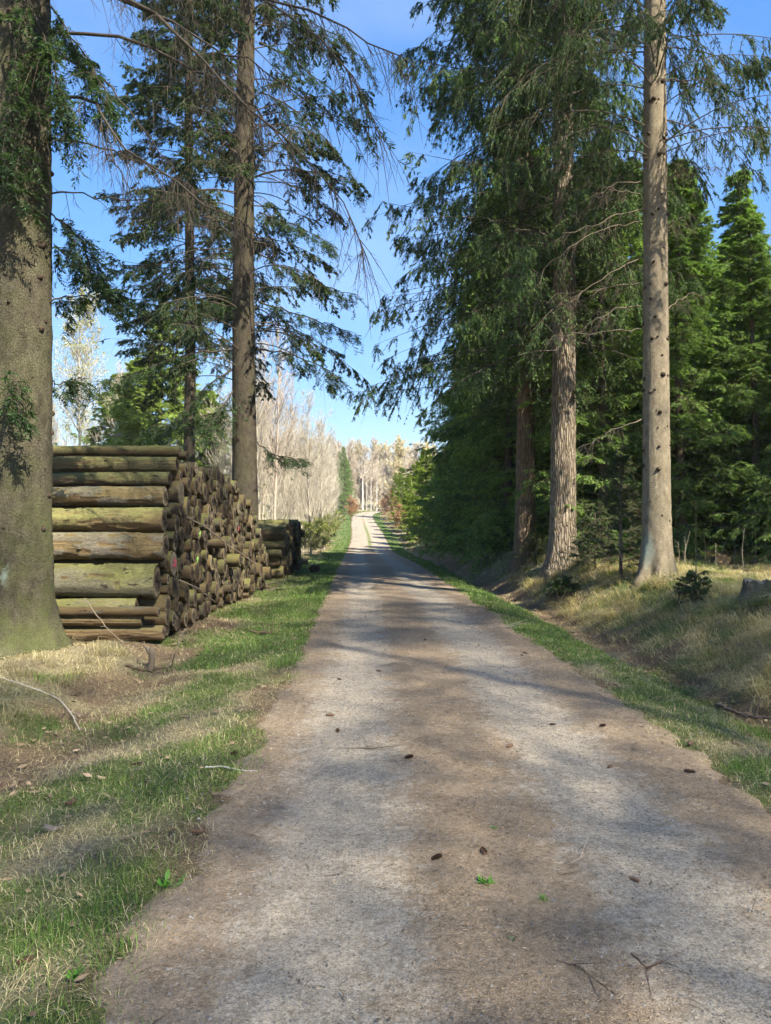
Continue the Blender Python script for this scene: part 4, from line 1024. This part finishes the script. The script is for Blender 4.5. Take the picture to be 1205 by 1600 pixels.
def log_mesh(name, seed, mat, k=20, n=34, rough=.03, stubs=5, L=3.05, peel=.3):
    r = np.random.default_rng(seed)
    xs = np.concatenate([[0, -.006, -.02], np.linspace(-.1, -L, n)])
    th = np.arange(k) * 2 * np.pi / k
    base = 1 + .07 * np.cos(2 * th + r.uniform(0, 6)) + .045 * np.cos(3 * th + r.uniform(0, 6)) + .02 * r.normal(0, 1, k)
    r.normal(0, 1, 2)
    rr = base[None] * (1 + .07 * np.interp(xs, [-L, 0], [-1, .6]))[:, None] + rough * r.normal(0, 1, (len(xs), k)) * .6
    rr += rough * 1.6 * np.interp(vn(xs[:, None] * 3.1 + seed, th[None] * .9, 1.0, seed % 9), [0, 1], [-1, 1])
    pk = .6 * vn(xs[:, None] * 1.3 + seed * 3, th[None] * .8 + seed, .55, 3) + .4 * vn(xs[:, None] * 2 + seed, th[None] * 1.6, .3, 4)
    pk = np.where(th[None] > 5.6, pk * (6.283 - th[None]) / .68 + pk[:, :1] * (1 - (6.283 - th[None]) / .68), pk)
    bark = pk > np.quantile(pk, peel); rr = np.where(bark, rr, rr * .91)
    rr[0] = rr[1] * .95
    oy = .06 * np.sin(xs * 1.4 + r.uniform(0, 6)); oz = .06 * np.sin(xs * 1.1 + r.uniform(0, 6)); oy -= oy[0]; oz -= oz[0]
    v = np.stack([np.broadcast_to(xs[:, None], rr.shape), oy[:, None] + rr * np.cos(th), oz[:, None] + rr * np.sin(th)], -1)
    idx = np.arange(len(xs) * k).reshape(-1, k)
    q = np.stack([idx[:-1], idx[1:], np.roll(idx[1:], -1, 1), np.roll(idx[:-1], -1, 1)], -1).reshape(-1, 4)
    fb = np.stack([bark[:-1], bark[1:], np.roll(bark[1:], -1, 1), np.roll(bark[:-1], -1, 1)], -1).mean(-1).reshape(-1, 1)
    a = Acc(); a.add(v.reshape(-1, 3), q, col=np.repeat((fb > .5) * 1.0, 3, 1), smooth=True)
    # far end closed
    e = v[-1]; a.add(np.vstack([e, e.mean(0)]), None, [[i, k, (i + 1) % k] for i in range(k)])
    for _ in range(stubs):
        x = r.uniform(-L + .2, -.15); A = r.uniform(0, 6.28); d = np.array([0, np.cos(A), np.sin(A)])
        p = np.array([x, 0, 0]); s = r.uniform(.10, .2)
        tubes(a, np.stack([p + d * .88, p + d * 1.05, p + d * 1.12])[None] * 1.0, np.array([[s * .25, s * .2, s * .08]]), 6)
    # cut face: slightly domed, irregular disc
    rings = [(.98, .0), (.72, .004), (.4, .006), (.12, .007)]
    c = Acc(); vs = []
    ctr = v[0].mean(0)
    for f, x in rings:
        p = ctr + (v[0] - ctr) * f; p[:, 0] = x + .004 * r.normal(0, 1, k) * (f < .98); vs.append(p)
    vs.append(np.array([[.006, ctr[1], ctr[2]]])); vv = np.vstack(vs)
    q = []
    for j in range(3):
        for i in range(k): q.append([j * k + i, j * k + (i + 1) % k, (j + 1) * k + (i + 1) % k, (j + 1) * k + i])
    tr = [[3 * k + i, 3 * k + (i + 1) % k, 4 * k] for i in range(k)]
    c.add(vv, q, tr)
    return a.mesh(name, [mat]), c, v[0]
LV = []
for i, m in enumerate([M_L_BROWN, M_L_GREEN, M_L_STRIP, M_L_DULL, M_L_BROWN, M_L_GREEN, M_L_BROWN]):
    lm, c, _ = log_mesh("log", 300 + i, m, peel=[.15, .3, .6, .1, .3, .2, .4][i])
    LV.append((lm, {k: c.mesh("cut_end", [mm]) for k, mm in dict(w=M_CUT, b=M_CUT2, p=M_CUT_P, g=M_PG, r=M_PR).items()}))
def put_log(v, x, y, z, rad, label, group, cut='w', paintk=None, yaw=0.0, roll=0.0, length=1.0, big=None, pitch=0.0, cat="log"):
    lm, cm = big if big else LV[v % len(LV)]
    o = bpy.data.objects.new("log", lm); COL.objects.link(o)
    o.location = (x, y, z); o.rotation_euler = (roll, pitch, yaw); o.scale = (length, rad, rad)
    tag(o, label, cat, group)
    c = obj("cut_end", cm[cut], o)
    if paintk:
        s = obj("paint_mark", PAINT[paintk], o, loc=(.0105, .1, 0))
        c["label"] = "cut face with a %s spray mark" % ("lime green" if paintk == 'g' else "pinkish red")
    return o
def blotch(name, mat, seed):
    r = np.random.default_rng(seed); k = 14; th = np.arange(k) * 2 * np.pi / k
    rr = .5 * (1 + .3 * r.normal(0, 1, k)); vv = np.stack([.006 * r.random(k) + .002, rr * np.cos(th) * .75, rr * np.sin(th)], -1)
    a = Acc(); a.add(np.vstack([vv, [[.010, 0, 0]]]), None, [[i, (i + 1) % k, k] for i in range(k)]); return a.mesh(name, [mat])
PAINT = dict(g=blotch("paint_mark", M_PG, 1), r=blotch("paint_mark", M_PR, 2))

def pack(seeds, y0, y1, top, rgen, nmax, r):
    C = [tuple(s) for s in seeds]
    fails = 0
    while len(C) < nmax and fails < 40:
        rad = rgen(r)
        A = np.array(C) if C else np.zeros((0, 3))
        cand = [(yy, rad) for yy in np.arange(y0 + rad, y1 - rad, .035)]
        if len(A):
            d = np.hypot(A[:, None, 0] - A[None, :, 0], A[:, None, 1] - A[None, :, 1])
            I, J = np.where((d < A[:, None, 2] + A[None, :, 2] + 2 * rad) & (A[:, None, 0] < A[None, :, 0]))
            for i, j in zip(I, J):
                r1, r2_ = A[i, 2] + rad, A[j, 2] + rad; D = d[i, j]
                a = (r1 * r1 - r2_ * r2_ + D * D) / (2 * D); h2 = r1 * r1 - a * a
                if h2 < 0: continue
                ex = (A[j, 0] - A[i, 0]) / D; ez = (A[j, 1] - A[i, 1]) / D; h = math.sqrt(h2)
                cand.append((A[i, 0] + a * ex - h * ez, A[i, 1] + a * ez + h * ex))
        cand = np.array([c for c in cand])
        ok = (cand[:, 1] >= rad - 1e-6) & (cand[:, 1] + rad < top(cand[:, 0])) & (cand[:, 0] > y0) & (cand[:, 0] < y1)
        if len(A):
            dd = np.hypot(cand[:, None, 0] - A[None, :, 0], cand[:, None, 1] - A[None, :, 1])
            ok &= (dd >= A[None, :, 2] + rad - .004).all(1)
        if not ok.any(): fails += 1; continue
        cc = cand[ok]; b = cc[np.argmin(cc[:, 1] + r.uniform(0, .04, len(cc)))]
        C.append((b[0], b[1], rad))
    return np.array(C)
# front column of the big stack, bottom to top, as in the photograph (y, z, radius)
FRONT = [(10.50, .10, .10), (10.42, .275, .082), (10.48, .455, .098), (10.60, .775, .215), (10.72, 1.265, .180), (10.86, 1.625, .168), (11.12, 1.965, .145), (11.30, 2.23, .110), (11.45, 2.45, .105)]
pr = np.random.default_rng(77)
big_top = lambda y: np.interp(y, [10.2, 10.45, 10.85, 11.45, 11.8, 12.2, 14.6, 15.6, 17.0, 18.0, 18.9], [.2, .75, 1.6, 2.45, 2.62, 2.56, 2.6, 2.3, 2.0, 1.45, .9])
PK = pack(FRONT + [(10.78, .13, .13)], 10.3, 18.85, lambda y: big_top(y), lambda r: float(np.clip(r.normal(.121, .034), .065, .21)), 300, pr)
GRP = "logs of the large stack by the mossy trunk"
FL = [("dark log at the very bottom of the near side of the large stack", 0, 'b'), ("thin tan log second from the ground on the near side of the large stack", 5, 'p'),
      ("thin grey log third from the ground on the near side, below the thick mossy log", 4, 'b'), ("thickest log of the near side, olive moss with torn yellow bark at its end", 'big', 'w'),
      ("grey barked log with rusty stripped underside, above the thickest log", 'strip', 'w'), ("yellow green log with a dark underside, halfway up the near side", 1, 'w'),
      ("log with peeling grey bark below the two topmost near side logs", 2, 'w'), ("straight pale olive log second from the top of the near side", 1, 'b'), ("slim olive log at the top of the near side, patches of moss", 5, 'b')]
BIGM = {}
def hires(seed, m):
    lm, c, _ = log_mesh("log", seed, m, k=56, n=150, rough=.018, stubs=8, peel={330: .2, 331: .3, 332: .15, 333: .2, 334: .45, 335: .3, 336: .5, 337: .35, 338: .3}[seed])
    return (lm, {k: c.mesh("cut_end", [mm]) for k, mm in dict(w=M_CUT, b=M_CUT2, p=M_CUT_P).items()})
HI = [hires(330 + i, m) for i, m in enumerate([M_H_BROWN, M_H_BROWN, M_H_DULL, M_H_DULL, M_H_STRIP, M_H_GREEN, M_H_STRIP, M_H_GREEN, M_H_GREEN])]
rows = {}
info = []
for i, (y, z, rad) in enumerate(PK):
    x = -3.06 + (y - 10.3) * .016 + pr.normal(0, .035) + (pr.random() < .12) * pr.normal(.03, .08)
    if i < 9: x = [-3.02, -3.28, -3.38, -3.14, -3.06, -3.12, -3.18, -3.16, -3.10][i]
    info.append([i, x, y, z, rad])
bins = {}
for e in info[9:]:
    bins.setdefault(int(e[3] / .24), []).append(e)
used = {}
def nearest(y, z): return min((e for e in info[9:] if e[0] not in used), key=lambda e: (e[2] - y) ** 2 + (e[3] - z) ** 2)
# spray marks at the places the photo shows them
def pl(px, py):   # photo pixel -> (y,z) on the stack's end plane
    for best in np.arange(9.5, 26, .02):
        if (px - CXP) * best / FPX <= -3.06 + (best - 10.3) * .016: break
    return best, CAMH + (HOR - py) * best / FPX
marks = [((306, 841), 'g'), ((306, 885), 'g'), ((274, 880), 'r'), ((369, 827), 'r')]
pal_ = [(338, 945), (345, 850), (308, 728)]
for (p, kx) in marks:
    y, z = pl(*p); e = nearest(y, z); used[e[0]] = kx
for p in pal_:
    y, z = pl(*p); e = nearest(y, z); used[e[0]] = 'p'
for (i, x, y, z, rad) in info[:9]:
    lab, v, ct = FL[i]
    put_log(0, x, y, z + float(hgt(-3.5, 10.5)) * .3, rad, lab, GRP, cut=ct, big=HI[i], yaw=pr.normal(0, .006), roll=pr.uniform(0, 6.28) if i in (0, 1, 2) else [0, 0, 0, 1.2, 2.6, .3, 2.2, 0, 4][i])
ROWN = ["bottom", "second", "third", "fourth", "fifth", "sixth", "seventh", "eighth", "ninth", "tenth", "eleventh", "twelfth"]
for b, es in bins.items():
    es.sort(key=lambda e: e[2])
    for j, (i, x, y, z, rad) in enumerate(es):
        kx = used.get(i)
        u = pr.random()
        look = dict(g="log end sprayed lime green", r="log end sprayed pinkish red", p="log with pale cut end").get(kx)
        if not look: look = "slim weathered log" if rad < .105 else "weathered log" if rad < .15 else "thick weathered log"
        lab = "%s, %s layer of the large stack, %s from its near side" % (look, ROWN[b], ordw(j))
        put_log(int(pr.integers(0, 7)), x, y, z, rad * .99, lab, GRP, cut='p' if kx == 'p' or u < .03 else ('b' if u < .4 else 'w'), paintk=kx if kx in ('g', 'r') else None,
                yaw=pr.normal(0, .01), roll=pr.uniform(0, 6.28))
# a few logs laid on top
for i, (y, zt, x, rad, yaw) in enumerate([(11.95, 2.70, -3.2, .08, .03), (12.6, 2.68, -3.25, .07, -.04)]):
    put_log(5 - i, x, y, zt, rad, ["slim log lying loose on top of the large stack, its end jutting out", "slim mossy log lying loose along the crest of the large stack"][i], GRP, cut='b', yaw=yaw, roll=i)
# second, smaller stack
PK2 = pack([(21.5, .17, .17), (21.42, .5, .15), (21.5, .82, .16), (21.55, 1.12, .14), (21.6, 1.4, .13)], 21.2, 26.4, lambda y: np.interp(y, [21.2, 21.7, 23.4, 25.2, 26.4], [1.85, 2.1, 2.25, 2.05, 1.75]), lambda r: float(np.clip(r.normal(.155, .03), .09, .21)), 84, np.random.default_rng(78))
bins = {}
for i, (y, z, rad) in enumerate(PK2): bins.setdefault(int(z / .3), []).append((y, z, rad))
for b, es in bins.items():
    es.sort()
    for j, (y, z, rad) in enumerate(es):
        front = y < 21.75
        lab = "%s, %s layer of the small far stack, %s from its near side" % ("mossy log" if front else "dark log", ROWN[b], ordw(j))
        put_log(int(pr.integers(0, 7)) if not front else [1, 3, 5, 1][j % 4], -2.86 + (y - 21.3) * -.005 + pr.normal(0, .06), y, z + float(hgt(-3, 23)), rad * .99, lab, "logs of the small far stack", cut='w', yaw=pr.normal(0, .01), roll=pr.uniform(0, 6.28))
# loose short logs beyond the stacks
g = gp(489, 895); put_log(2, g[0] + .12, g[1], g[2] + .13, .13, "short thick log lying loose on the grass past the small stack", "loose logs", cut='b', length=.11, yaw=-1.1)
g = gp(478, 884); put_log(4, g[0], g[1] + .8, g[2] + .1, .10, "short pale log lying on the grass behind the loose thick one", "loose logs", cut='p', length=.22, yaw=.2)
# bearer poles under the big stack
# thin poles leaning over the log ends
def stick(name, label, pts, r0, r1, seed, cat="stick", group=None, col=(.22, .17, .12), tw=6, twl=.2):
    a = Acc(); pts = np.array(pts, float); org = pts[0].copy()
    r = np.random.default_rng(seed); m = 16; tt = np.linspace(0, len(pts) - 1, m)
    Q = np.stack([np.interp(tt, np.arange(len(pts)), pts[:, i]) for i in range(3)], -1) - org
    Q[1:-1] = .25 * Q[:-2] + .5 * Q[1:-1] + .25 * Q[2:] + r.normal(0, r0 * .4, (m - 2, 3))
    tubes(a, Q[None], np.linspace(r0, r1, m)[None] * r.uniform(.85, 1.15, m)[None], 7, np.array(col))
    if tw:
        t = r.uniform(.2, .95, (1, tw)); p, d = polyint(Q[None], t); p, d = p[0], d[0]
        v = norm(d + r.normal(0, .6, (tw, 3))); l = twl * r.uniform(.4, 1.3, tw); s = np.linspace(0, 1, 4)[None, :, None]
        T = p[:, None] + v[:, None] * s * l[:, None, None]
        tubes(a, T, np.array([[.5, .4, .3, .1]]) * r0 * np.ones((tw, 1)), 4, np.array(col))
    return obj(name, a.mesh(name, [M_TWIG]), None, org, 0, None, label, cat, group)
stick("stick", "long thin pole leaning against the upper log ends of the large stack", [P3(290, 808, 10.9), P3(320, 822, 11.6), P3(345, 843, 12.3), P3(372, 862, 13), P3(402, 882, 13.6)], .012, .007, 1, tw=3)
stick("stick", "shorter thin pole leaning low against the log ends of the large stack", [P3(280, 906, 10.2), P3(308, 918, 10.7), P3(337, 941, 11.3)], .012, .006, 2, tw=2)
stick("stick", "thin curved twig propped before the lowest near logs", [P3(133, 935, 9.9), P3(165, 978, 9.6), P3(200, 1012, 9.2), P3(222, 1035, 8.9)], .007, .003, 3, tw=3)
stick("stick", "thin crooked twig standing at the foot of the large stack", [gp(268, 1042) - [0, 0, .02], P3(274, 1020, 9.0), P3(282, 1002, 9.2), P3(287, 985, 9.4)], .006, .003, 4, tw=2)
def ground_stick(label, pix, r0, r1, seed, lift=.0, **k):
    return stick("stick", label, [gp(*p) + np.array([0, 0, r0 + lift]) for p in pix], r0, r1, seed, **k)
ground_stick("long curved bare stick lying on the dry mound at the left edge", [(2, 1062), (50, 1078), (92, 1095), (115, 1122), (127, 1146)], .008, .004, 5, .02, col=(.42, .37, .30), tw=3)
ground_stick("forked pale stick lying across the right wheel rut", [(766, 981), (785, 982), (806, 983)], .010, .006, 6, .01, col=(.40, .34, .27), tw=2, twl=.35)
ground_stick("pale twig lying at the left grass edge", [(322, 1204), (350, 1202), (380, 1206), (404, 1208)], .006, .003, 7, .012, col=(.46, .42, .36), tw=3)
ground_stick("dark twig across the near left rut", [(530, 1172), (575, 1176), (626, 1168)], .004, .002, 8, .012, col=(.12, .09, .07))
ground_stick("dark twig in the middle of the near track", [(868, 1503), (905, 1518), (960, 1560)], .004, .002, 9, .012, col=(.14, .10, .07))
ground_stick("curved brown twig in the lower right of the track", [(985, 1500), (1010, 1518), (1028, 1510)], .004, .002, 10, .014, col=(.16, .10, .07))
ground_stick("thin pale twig on the right rut", [(865, 1358), (890, 1352), (912, 1345)], .004, .002, 11, .012, col=(.36, .29, .22))
ground_stick("dark twig on the verge below the bark pieces", [(190, 1322), (215, 1312), (242, 1305)], .005, .003, 12, .02, col=(.2, .15, .1))
ground_stick("long branch lying on the right verge beside the ditch", [(960, 1040), (1000, 1052), (1050, 1078)], .012, .006, 13, .01, col=(.24, .16, .11))
ground_stick("rotten branch lying in the ditch bottom on the right", [(1118, 1105), (1150, 1120), (1190, 1128)], .018, .01, 14, .01, col=(.16, .11, .08))
ground_stick("brown branch bits on the grass beside the large stack", [(392, 990), (415, 993), (436, 986)], .02, .01, 15, .01, col=(.14, .09, .06))
ground_stick("dark bark strip lying in front of the large stack", [(198, 1042), (225, 1050), (250, 1046)], .02, .012, 16, .0, col=(.11, .075, .05))

# upright broken stake at the ditch
a = Acc(); g = gp(236, 1048)
zz = np.linspace(-.05, .30, 8); th = np.arange(8) * 2 * np.pi / 8; rs = np.random.default_rng(4)
Q = np.stack([.02 * np.sin(zz * 9), .0 * zz, zz], -1)
tubes(a, Q[None], np.array([[.05, .05, .042, .038, .04, .045, .04, .008]]), 9, (.15, .115, .08))
tubes(a, np.array([[[0, 0, .2], [-.05, .02, .28], [-.08, .02, .31]]]), np.array([[.025, .02, .006]]), 6, (.14, .11, .08))
obj("stake", a.mesh("stake", [M_TWIG]), None, g, .5, None, "broken grey piece of wood standing upright at the ditch before the stack", "stake")

# stumps
def stump(label, loc, r0, h, mat, cutc, seed, tilt=(0, 0)):
    r = np.random.default_rng(seed); k = 40; th = np.arange(k) * 2 * np.pi / k
    zs = np.linspace(-.15, h, 12); lob = 1 + .05 * np.cos(5 * th + 1) + .03 * np.cos(9 * th) + .03 * r.normal(0, 1, k)
    rr = r0 * lob[None] * (1 + .5 * np.exp(-np.clip(zs, 0, 9) / .08))[:, None] * (1 + .02 * r.normal(0, 1, (12, k)))
    v = np.stack([rr * np.cos(th), rr * np.sin(th), np.broadcast_to(zs[:, None], rr.shape) + (zs[:, None] > h * .9) * .02 * r.normal(0, 1, (12, k))], -1)
    idx = np.arange(12 * k).reshape(12, k); q = np.stack([idx[:-1], np.roll(idx[:-1], -1, 1), np.roll(idx[1:], -1, 1), idx[1:]], -1).reshape(-1, 4)
    a = Acc(); a.add(v.reshape(-1, 3), q, smooth=True)
    o = bpy.data.objects.new("tree_stump", a.mesh("tree_stump", [mat])); COL.objects.link(o); o.location = loc; o.rotation_euler = (*tilt, 0)
    tag(o, label, "stump")
    c = Acc(); e = v[-1]; ctr = e.mean(0); m = ctr + (e - ctr) * .5; m[:, 2] += .01 * r.normal(0, 1, k)
    c.add(np.vstack([e * [.97, .97, 1], m, [ctr]]), np.stack([np.arange(k), (np.arange(k) + 1) % k, (np.arange(k) + 1) % k + k, np.arange(k) + k], -1), [[k + i, k + (i + 1) % k, 2 * k] for i in range(k)])
    obj("cut_face", c.mesh("cut_face", [cutc]), o)
    return o
t = NT("stump_top", .9, .1); n = t.noise(t.co(), 9, 5, .7); t.col(t.ramp(n, [(.3, (.10, .08, .06)), (.6, (.26, .22, .17)), (.8, (.36, .32, .26))])); M_STOP = t.m
t = NT("fresh_cut", .9, .1); n = t.noise(t.co(), 12, 5, .7); t.col(t.ramp(n, [(.3, (.38, .22, .10)), (.7, (.62, .42, .22))])); M_FRESH = t.m
x, y = P3(1190, 0, 9.9)[0], 9.9
M_STUMPB = bark_mat("bark_stump", (.07, .055, .04), (.19, .16, .12), 'plate', .6)
stump("old grey tree stump with a flat weathered top at the right picture edge", (x, y, float(hgt(x, y))), .215, .24, M_STUMPB, M_STOP, 1)
x, y = P3(1125, 0, 17)[0], 17
stump("small orange faced stump in the grass behind the knotty trunk", (x, y, float(hgt(x, y))), .15, .2, M_L_BROWN, M_FRESH, 2, tilt=(.9, 0))

# wood chips and bark pieces
def chips(name, label, cat, pix, n, spread, l, col, seed, group=None, thick=.012):
    r = np.random.default_rng(seed); g = gp(*pix); a = Acc()
    for i in range(n):
        dx, dy = r.normal(0, spread, 2); x, y = g[0] + dx, g[1] + dy * 1.4; z = float(hgt(x, y)) + thick
        L, W = l * r.uniform(.5, 1.2), l * r.uniform(.2, .4); A = r.uniform(0, 3.14)
        k = 7; th = np.arange(k) * 2 * np.pi / k; rr = 1 + .25 * r.normal(0, 1, k)
        p = np.stack([np.cos(th) * L * rr * .5, np.sin(th) * W * rr * .5, .15 * L * np.cos(th) ** 2 + 0 * th], -1)
        ca, s_ = np.cos(A), np.sin(A); p = np.stack([p[:, 0] * ca - p[:, 1] * s_, p[:, 0] * s_ + p[:, 1] * ca, p[:, 2] + r.normal(0, .1) * p[:, 0]], -1)
        b = p - [0, 0, thick]; v = np.vstack([p, b, p.mean(0)[None] + [0, 0, .003]]) + [x, y, z] - g
        q = [[i_, k + i_, k + (i_ + 1) % k, (i_ + 1) % k] for i_ in range(k)]; t_ = [[i_, (i_ + 1) % k, 2 * k] for i_ in range(k)]
        a.add(v, q, t_, col=np.array(col) * r.uniform(.6, 1.3))
    return obj(name, a.mesh(name, [M_TWIG]), None, g, 0, None, label, cat, group)
for i, (pix, l, c, lab) in enumerate([((112, 1258), .16, (.10, .06, .04), "dark reddish bark piece lying in the left verge grass"), ((88, 1298), .17, (.26, .20, .15), "pale curled bark slab below the dark one in the grass"),
                                      ((216, 1178), .10, (.36, .29, .2), "tan bark chip in the left verge, uppermost of the bark pieces"), ((212, 1196), .09, (.09, .06, .04), "dark bark chip under the tan chip in the left verge"),
                                      ((160, 1218), .07, (.42, .31, .19), "small orange tan bark chip above the dark bark piece"), ((30, 1190), .07, (.45, .34, .19), "small yellowish bark chip near the left edge"), ((4, 1232), .1, (.09, .05, .035), "dark bark piece cut by the left edge")]):
    chips("bark_piece", lab, "bark", pix, 1, 0, l, c, 500 + i, "bark pieces on the left verge")
cr = np.random.default_rng(9)
for i in range(14):
    pix = (735 + cr.normal(0, 22) + 30 * (i % 3), 897 - cr.normal(0, 5) - 6 * (i % 3))
    chips("wood_chip", "fresh pale wood chip on the bank before the reddish trunk, %s of the scatter" % ordw(i), "wood chip", pix, 1, 0, .17, (.62, .5, .34), 520 + i, "wood chips on the bank")

# spruce cones
def cone_mesh(seed):
    r = np.random.default_rng(seed); a = Acc(); L, W = .11, .017
    n = 150; i = np.arange(n); t_ = (i + .5) / n; A = i * 2.39996
    rad = W * np.sin(np.pi * (t_ * .88 + .08)) ** .7
    p = np.stack([(t_ - .5) * L, rad * np.cos(A) * .75, rad * np.sin(A) * .75 + W], -1)
    o = np.stack([0 * A + .75, np.cos(A), np.sin(A)], -1)
    c = np.array([.17, .105, .07]) * r.uniform(.55, 1.3, (n, 1))
    diamonds(a, p, norm(o), np.full(n, .016), np.full(n, .012), norm(np.stack([0 * A - 1, np.cos(A), np.sin(A)], -1)), c, mid=.6)
    tubes(a, np.stack([(np.linspace(0, 1, 9) - .5) * L, 0 * np.ones(9), W * np.ones(9)], -1)[None], (W * .8 * np.sin(np.pi * (np.linspace(0, 1, 9) * .9 + .05)) ** .6)[None], 8, (.06, .035, .02))
    return a.mesh("spruce_cone", [M_TWIG])
CM = [cone_mesh(1), cone_mesh(2)]
CPX = [(530, 1065, "in the left rut, alone"), (592, 1052, "dark, on the crown just above the pale patch"), (517, 1122, "reddish, in the left rut"), (443, 1069, "at the left grass edge, tan"), (795, 1170, "largest dark one on the crown of the track"),
       (952, 1204, "in the right rut"), (821, 1023, "by the right edge, upper of two"), (815, 1027, "by the right edge, lower of two"), (1075, 1213, "right of the right rut, small"), (1148, 1166, "in the right verge grass"),
       (941, 1139, "near the right edge of the gravel"), (475, 975, "small, near the left grass"), (664, 1002, "far up the crown"), (571, 965, "far up the left rut"), (716, 952, "far up the right rut"), (862, 1136, "small, left of the right rut"),
       (755, 1336, "dark clump on the near crown"), (683, 1346, "small and greenish on the near crown"), (367, 1182, "in the left verge beside the pale twig"), (748, 1010, "in the right rut far up"), (990, 1383, "tan, in the near right rut"),
       (1077, 1167, "near the bank grass, dark"), (640, 1190, "tiny, in the middle band"), (45, 1505, "tan, in the bottom left grass"), (528, 1147, "tiny, beneath the reddish one"), (312, 1308, "orange brown in the left verge")]
for i, (px, py, lab) in enumerate(CPX):
    g = gp(px, py); o = obj("spruce_cone", CM[i % 2], None, (g[0], g[1], g[2] + .014), cr.uniform(0, 6.28), None, "fallen spruce cone " + lab, "spruce cone", "fallen spruce cones")
    s = cr.uniform(.4, .65); o.scale = (s, s, s)

# low green weeds on the track and verge
def weed(label, pix, n, l, seed, w=.4, group="weeds"):
    r = np.random.default_rng(seed); g = gp(*pix); a = Acc()
    A = r.uniform(0, 6.28, n); e = r.uniform(.2, 1.0, n); d = np.stack([np.cos(A) * np.cos(e), np.sin(A) * np.cos(e), np.sin(e)], -1)
    L = l * r.uniform(.5, 1.2, n); c = np.array([.10, .24, .035]) * r.uniform(.6, 1.5, (n, 1))
    st_ = np.stack([r.normal(0, l * .25, n), r.normal(0, l * .25, n), 0 * A], -1)
    diamonds(a, st_, d, L, L * w, norm(np.stack([0 * A, 0 * A, 1 + 0 * A], -1) + r.normal(0, .3, (n, 3))), c, mid=.6)
    return obj("weed", a.mesh("weed", [M_GRASS]), None, (g[0], g[1], g[2] + .012), 0, None, label, "weed", group)
weed("small tuft of green weed on the near crown of the track, left of two", (758, 1386), 26, .04, 1, .3)
weed("small tuft of green grass on the near crown, right of two", (848, 1416), 22, .035, 2, .15)
weed("broad leaved green weed in the lower left verge", (268, 1392), 16, .06, 3, .35)
weed("tiny green weed at the bottom of the left verge", (120, 1535), 12, .045, 4, .45)
weed("faint green shoots on the crown above the weed tufts", (770, 1298), 16, .025, 5, .2)
weed("tiny shoots on the crown low in the picture", (800, 1480), 14, .022, 6, .2)

# young spruce saplings on the bank
def sapling(seed, H, nb, L0, tw):
    r = np.random.default_rng(seed)
    tmv, cv, rv_ = trunk_mesh("trunk", H, .012 + .008 * H, .003, M_BARK_S, flare=.1, seed=seed, k=8, bend=.01, dz=.1)
    ac = crown(seed + 1, H, .05 * H, H * .98, nb, lambda t, a: L0 * (1 - t) ** .8 + .04, cv, rv_, e0=(.1, .5), droop=(0, .4), M=12, K=8, twig=tw, hang=.15, leaf=(.032, .006), tmin=.1, light=.6, dead=.2, br=.008, tone=1.3)
    return tmv, cmesh("crown", ac)
for i, (px, d, H, nb, L0, lab) in enumerate([(970, 14.8, 2.5, 70, .8, "slender young spruce between the furrowed and the knotty trunk"), (880, 15.5, .42, 60, .42, "low dense spruce cushion on the bank crest before the furrowed trunk"),
                                             (1087, 11.2, .55, 34, .3, "small spruce seedling on the bank between knotty trunk and stump"), (838, 20, .85, 50, .6, "low dark spruce bush between the two left bank trunks"),
                                             (930, 16.2, 1.5, 70, .7, "bushy young spruce just right of the furrowed trunk")]):
    x = P3(px, 0, d)[0]; a_, b_ = sapling(400 + i * 3, H, nb, L0, .28 if H > .6 else .16)
    make_tree("spruce_sapling", lab, "sapling", x, d, a_, b_, "young spruces on the bank", sink=.02)

# dead weed stalks on the bank top at the right
ws = np.random.default_rng(12)
for i, (px, py) in enumerate([(1070, 838), (1078, 830), (1100, 838), (1146, 828), (1163, 826), (1180, 820), (1060, 846), (1196, 836), (1118, 848), (1135, 842)]):
    d = 16 + ws.uniform(-1, 1.5); top = P3(px, py, d); x = top[0] - ws.normal(0, .05); b = np.array([x, d, float(hgt(x, d)) - .02])
    stick("dead_stalk", "dead pale weed stalk on the bank top, %s from the knotty trunk" % ordw(int(np.argsort(np.argsort([1070, 1078, 1100, 1146, 1163, 1180, 1060, 1196, 1118, 1135]))[i])), [b, (b + top) / 2 + [ws.normal(0, .05), 0, 0], top], .0035, .002, 600 + i, "stalk", "dead weed stalks on the bank", (.42, .35, .26), 5, .12)

# the air: a thin even haze that pales the far trees
v = [(x, y, z) for z in (-3, 42) for y in (-62, 902) for x in (-502, 502)]
hm = bpy.data.meshes.new("haze")
hm.from_pydata(v, [], [(0, 2, 3, 1), (4, 5, 7, 6), (0, 1, 5, 4), (2, 6, 7, 3), (0, 4, 6, 2), (1, 3, 7, 5)])
m = bpy.data.materials.new("haze"); m.use_nodes = True; n = m.node_tree; n.nodes.clear()
pv = n.nodes.new("ShaderNodeVolumePrincipled"); pv.inputs["Density"].default_value = .0004; pv.inputs["Color"].default_value = (.95, .95, 1, 1)
ov = n.nodes.new("ShaderNodeOutputMaterial"); n.links.new(pv.outputs[0], ov.inputs["Volume"]); hm.materials.append(m)
obj("haze", hm, kind="stuff", label="thin bright air that pales the far trees", cat="haze")
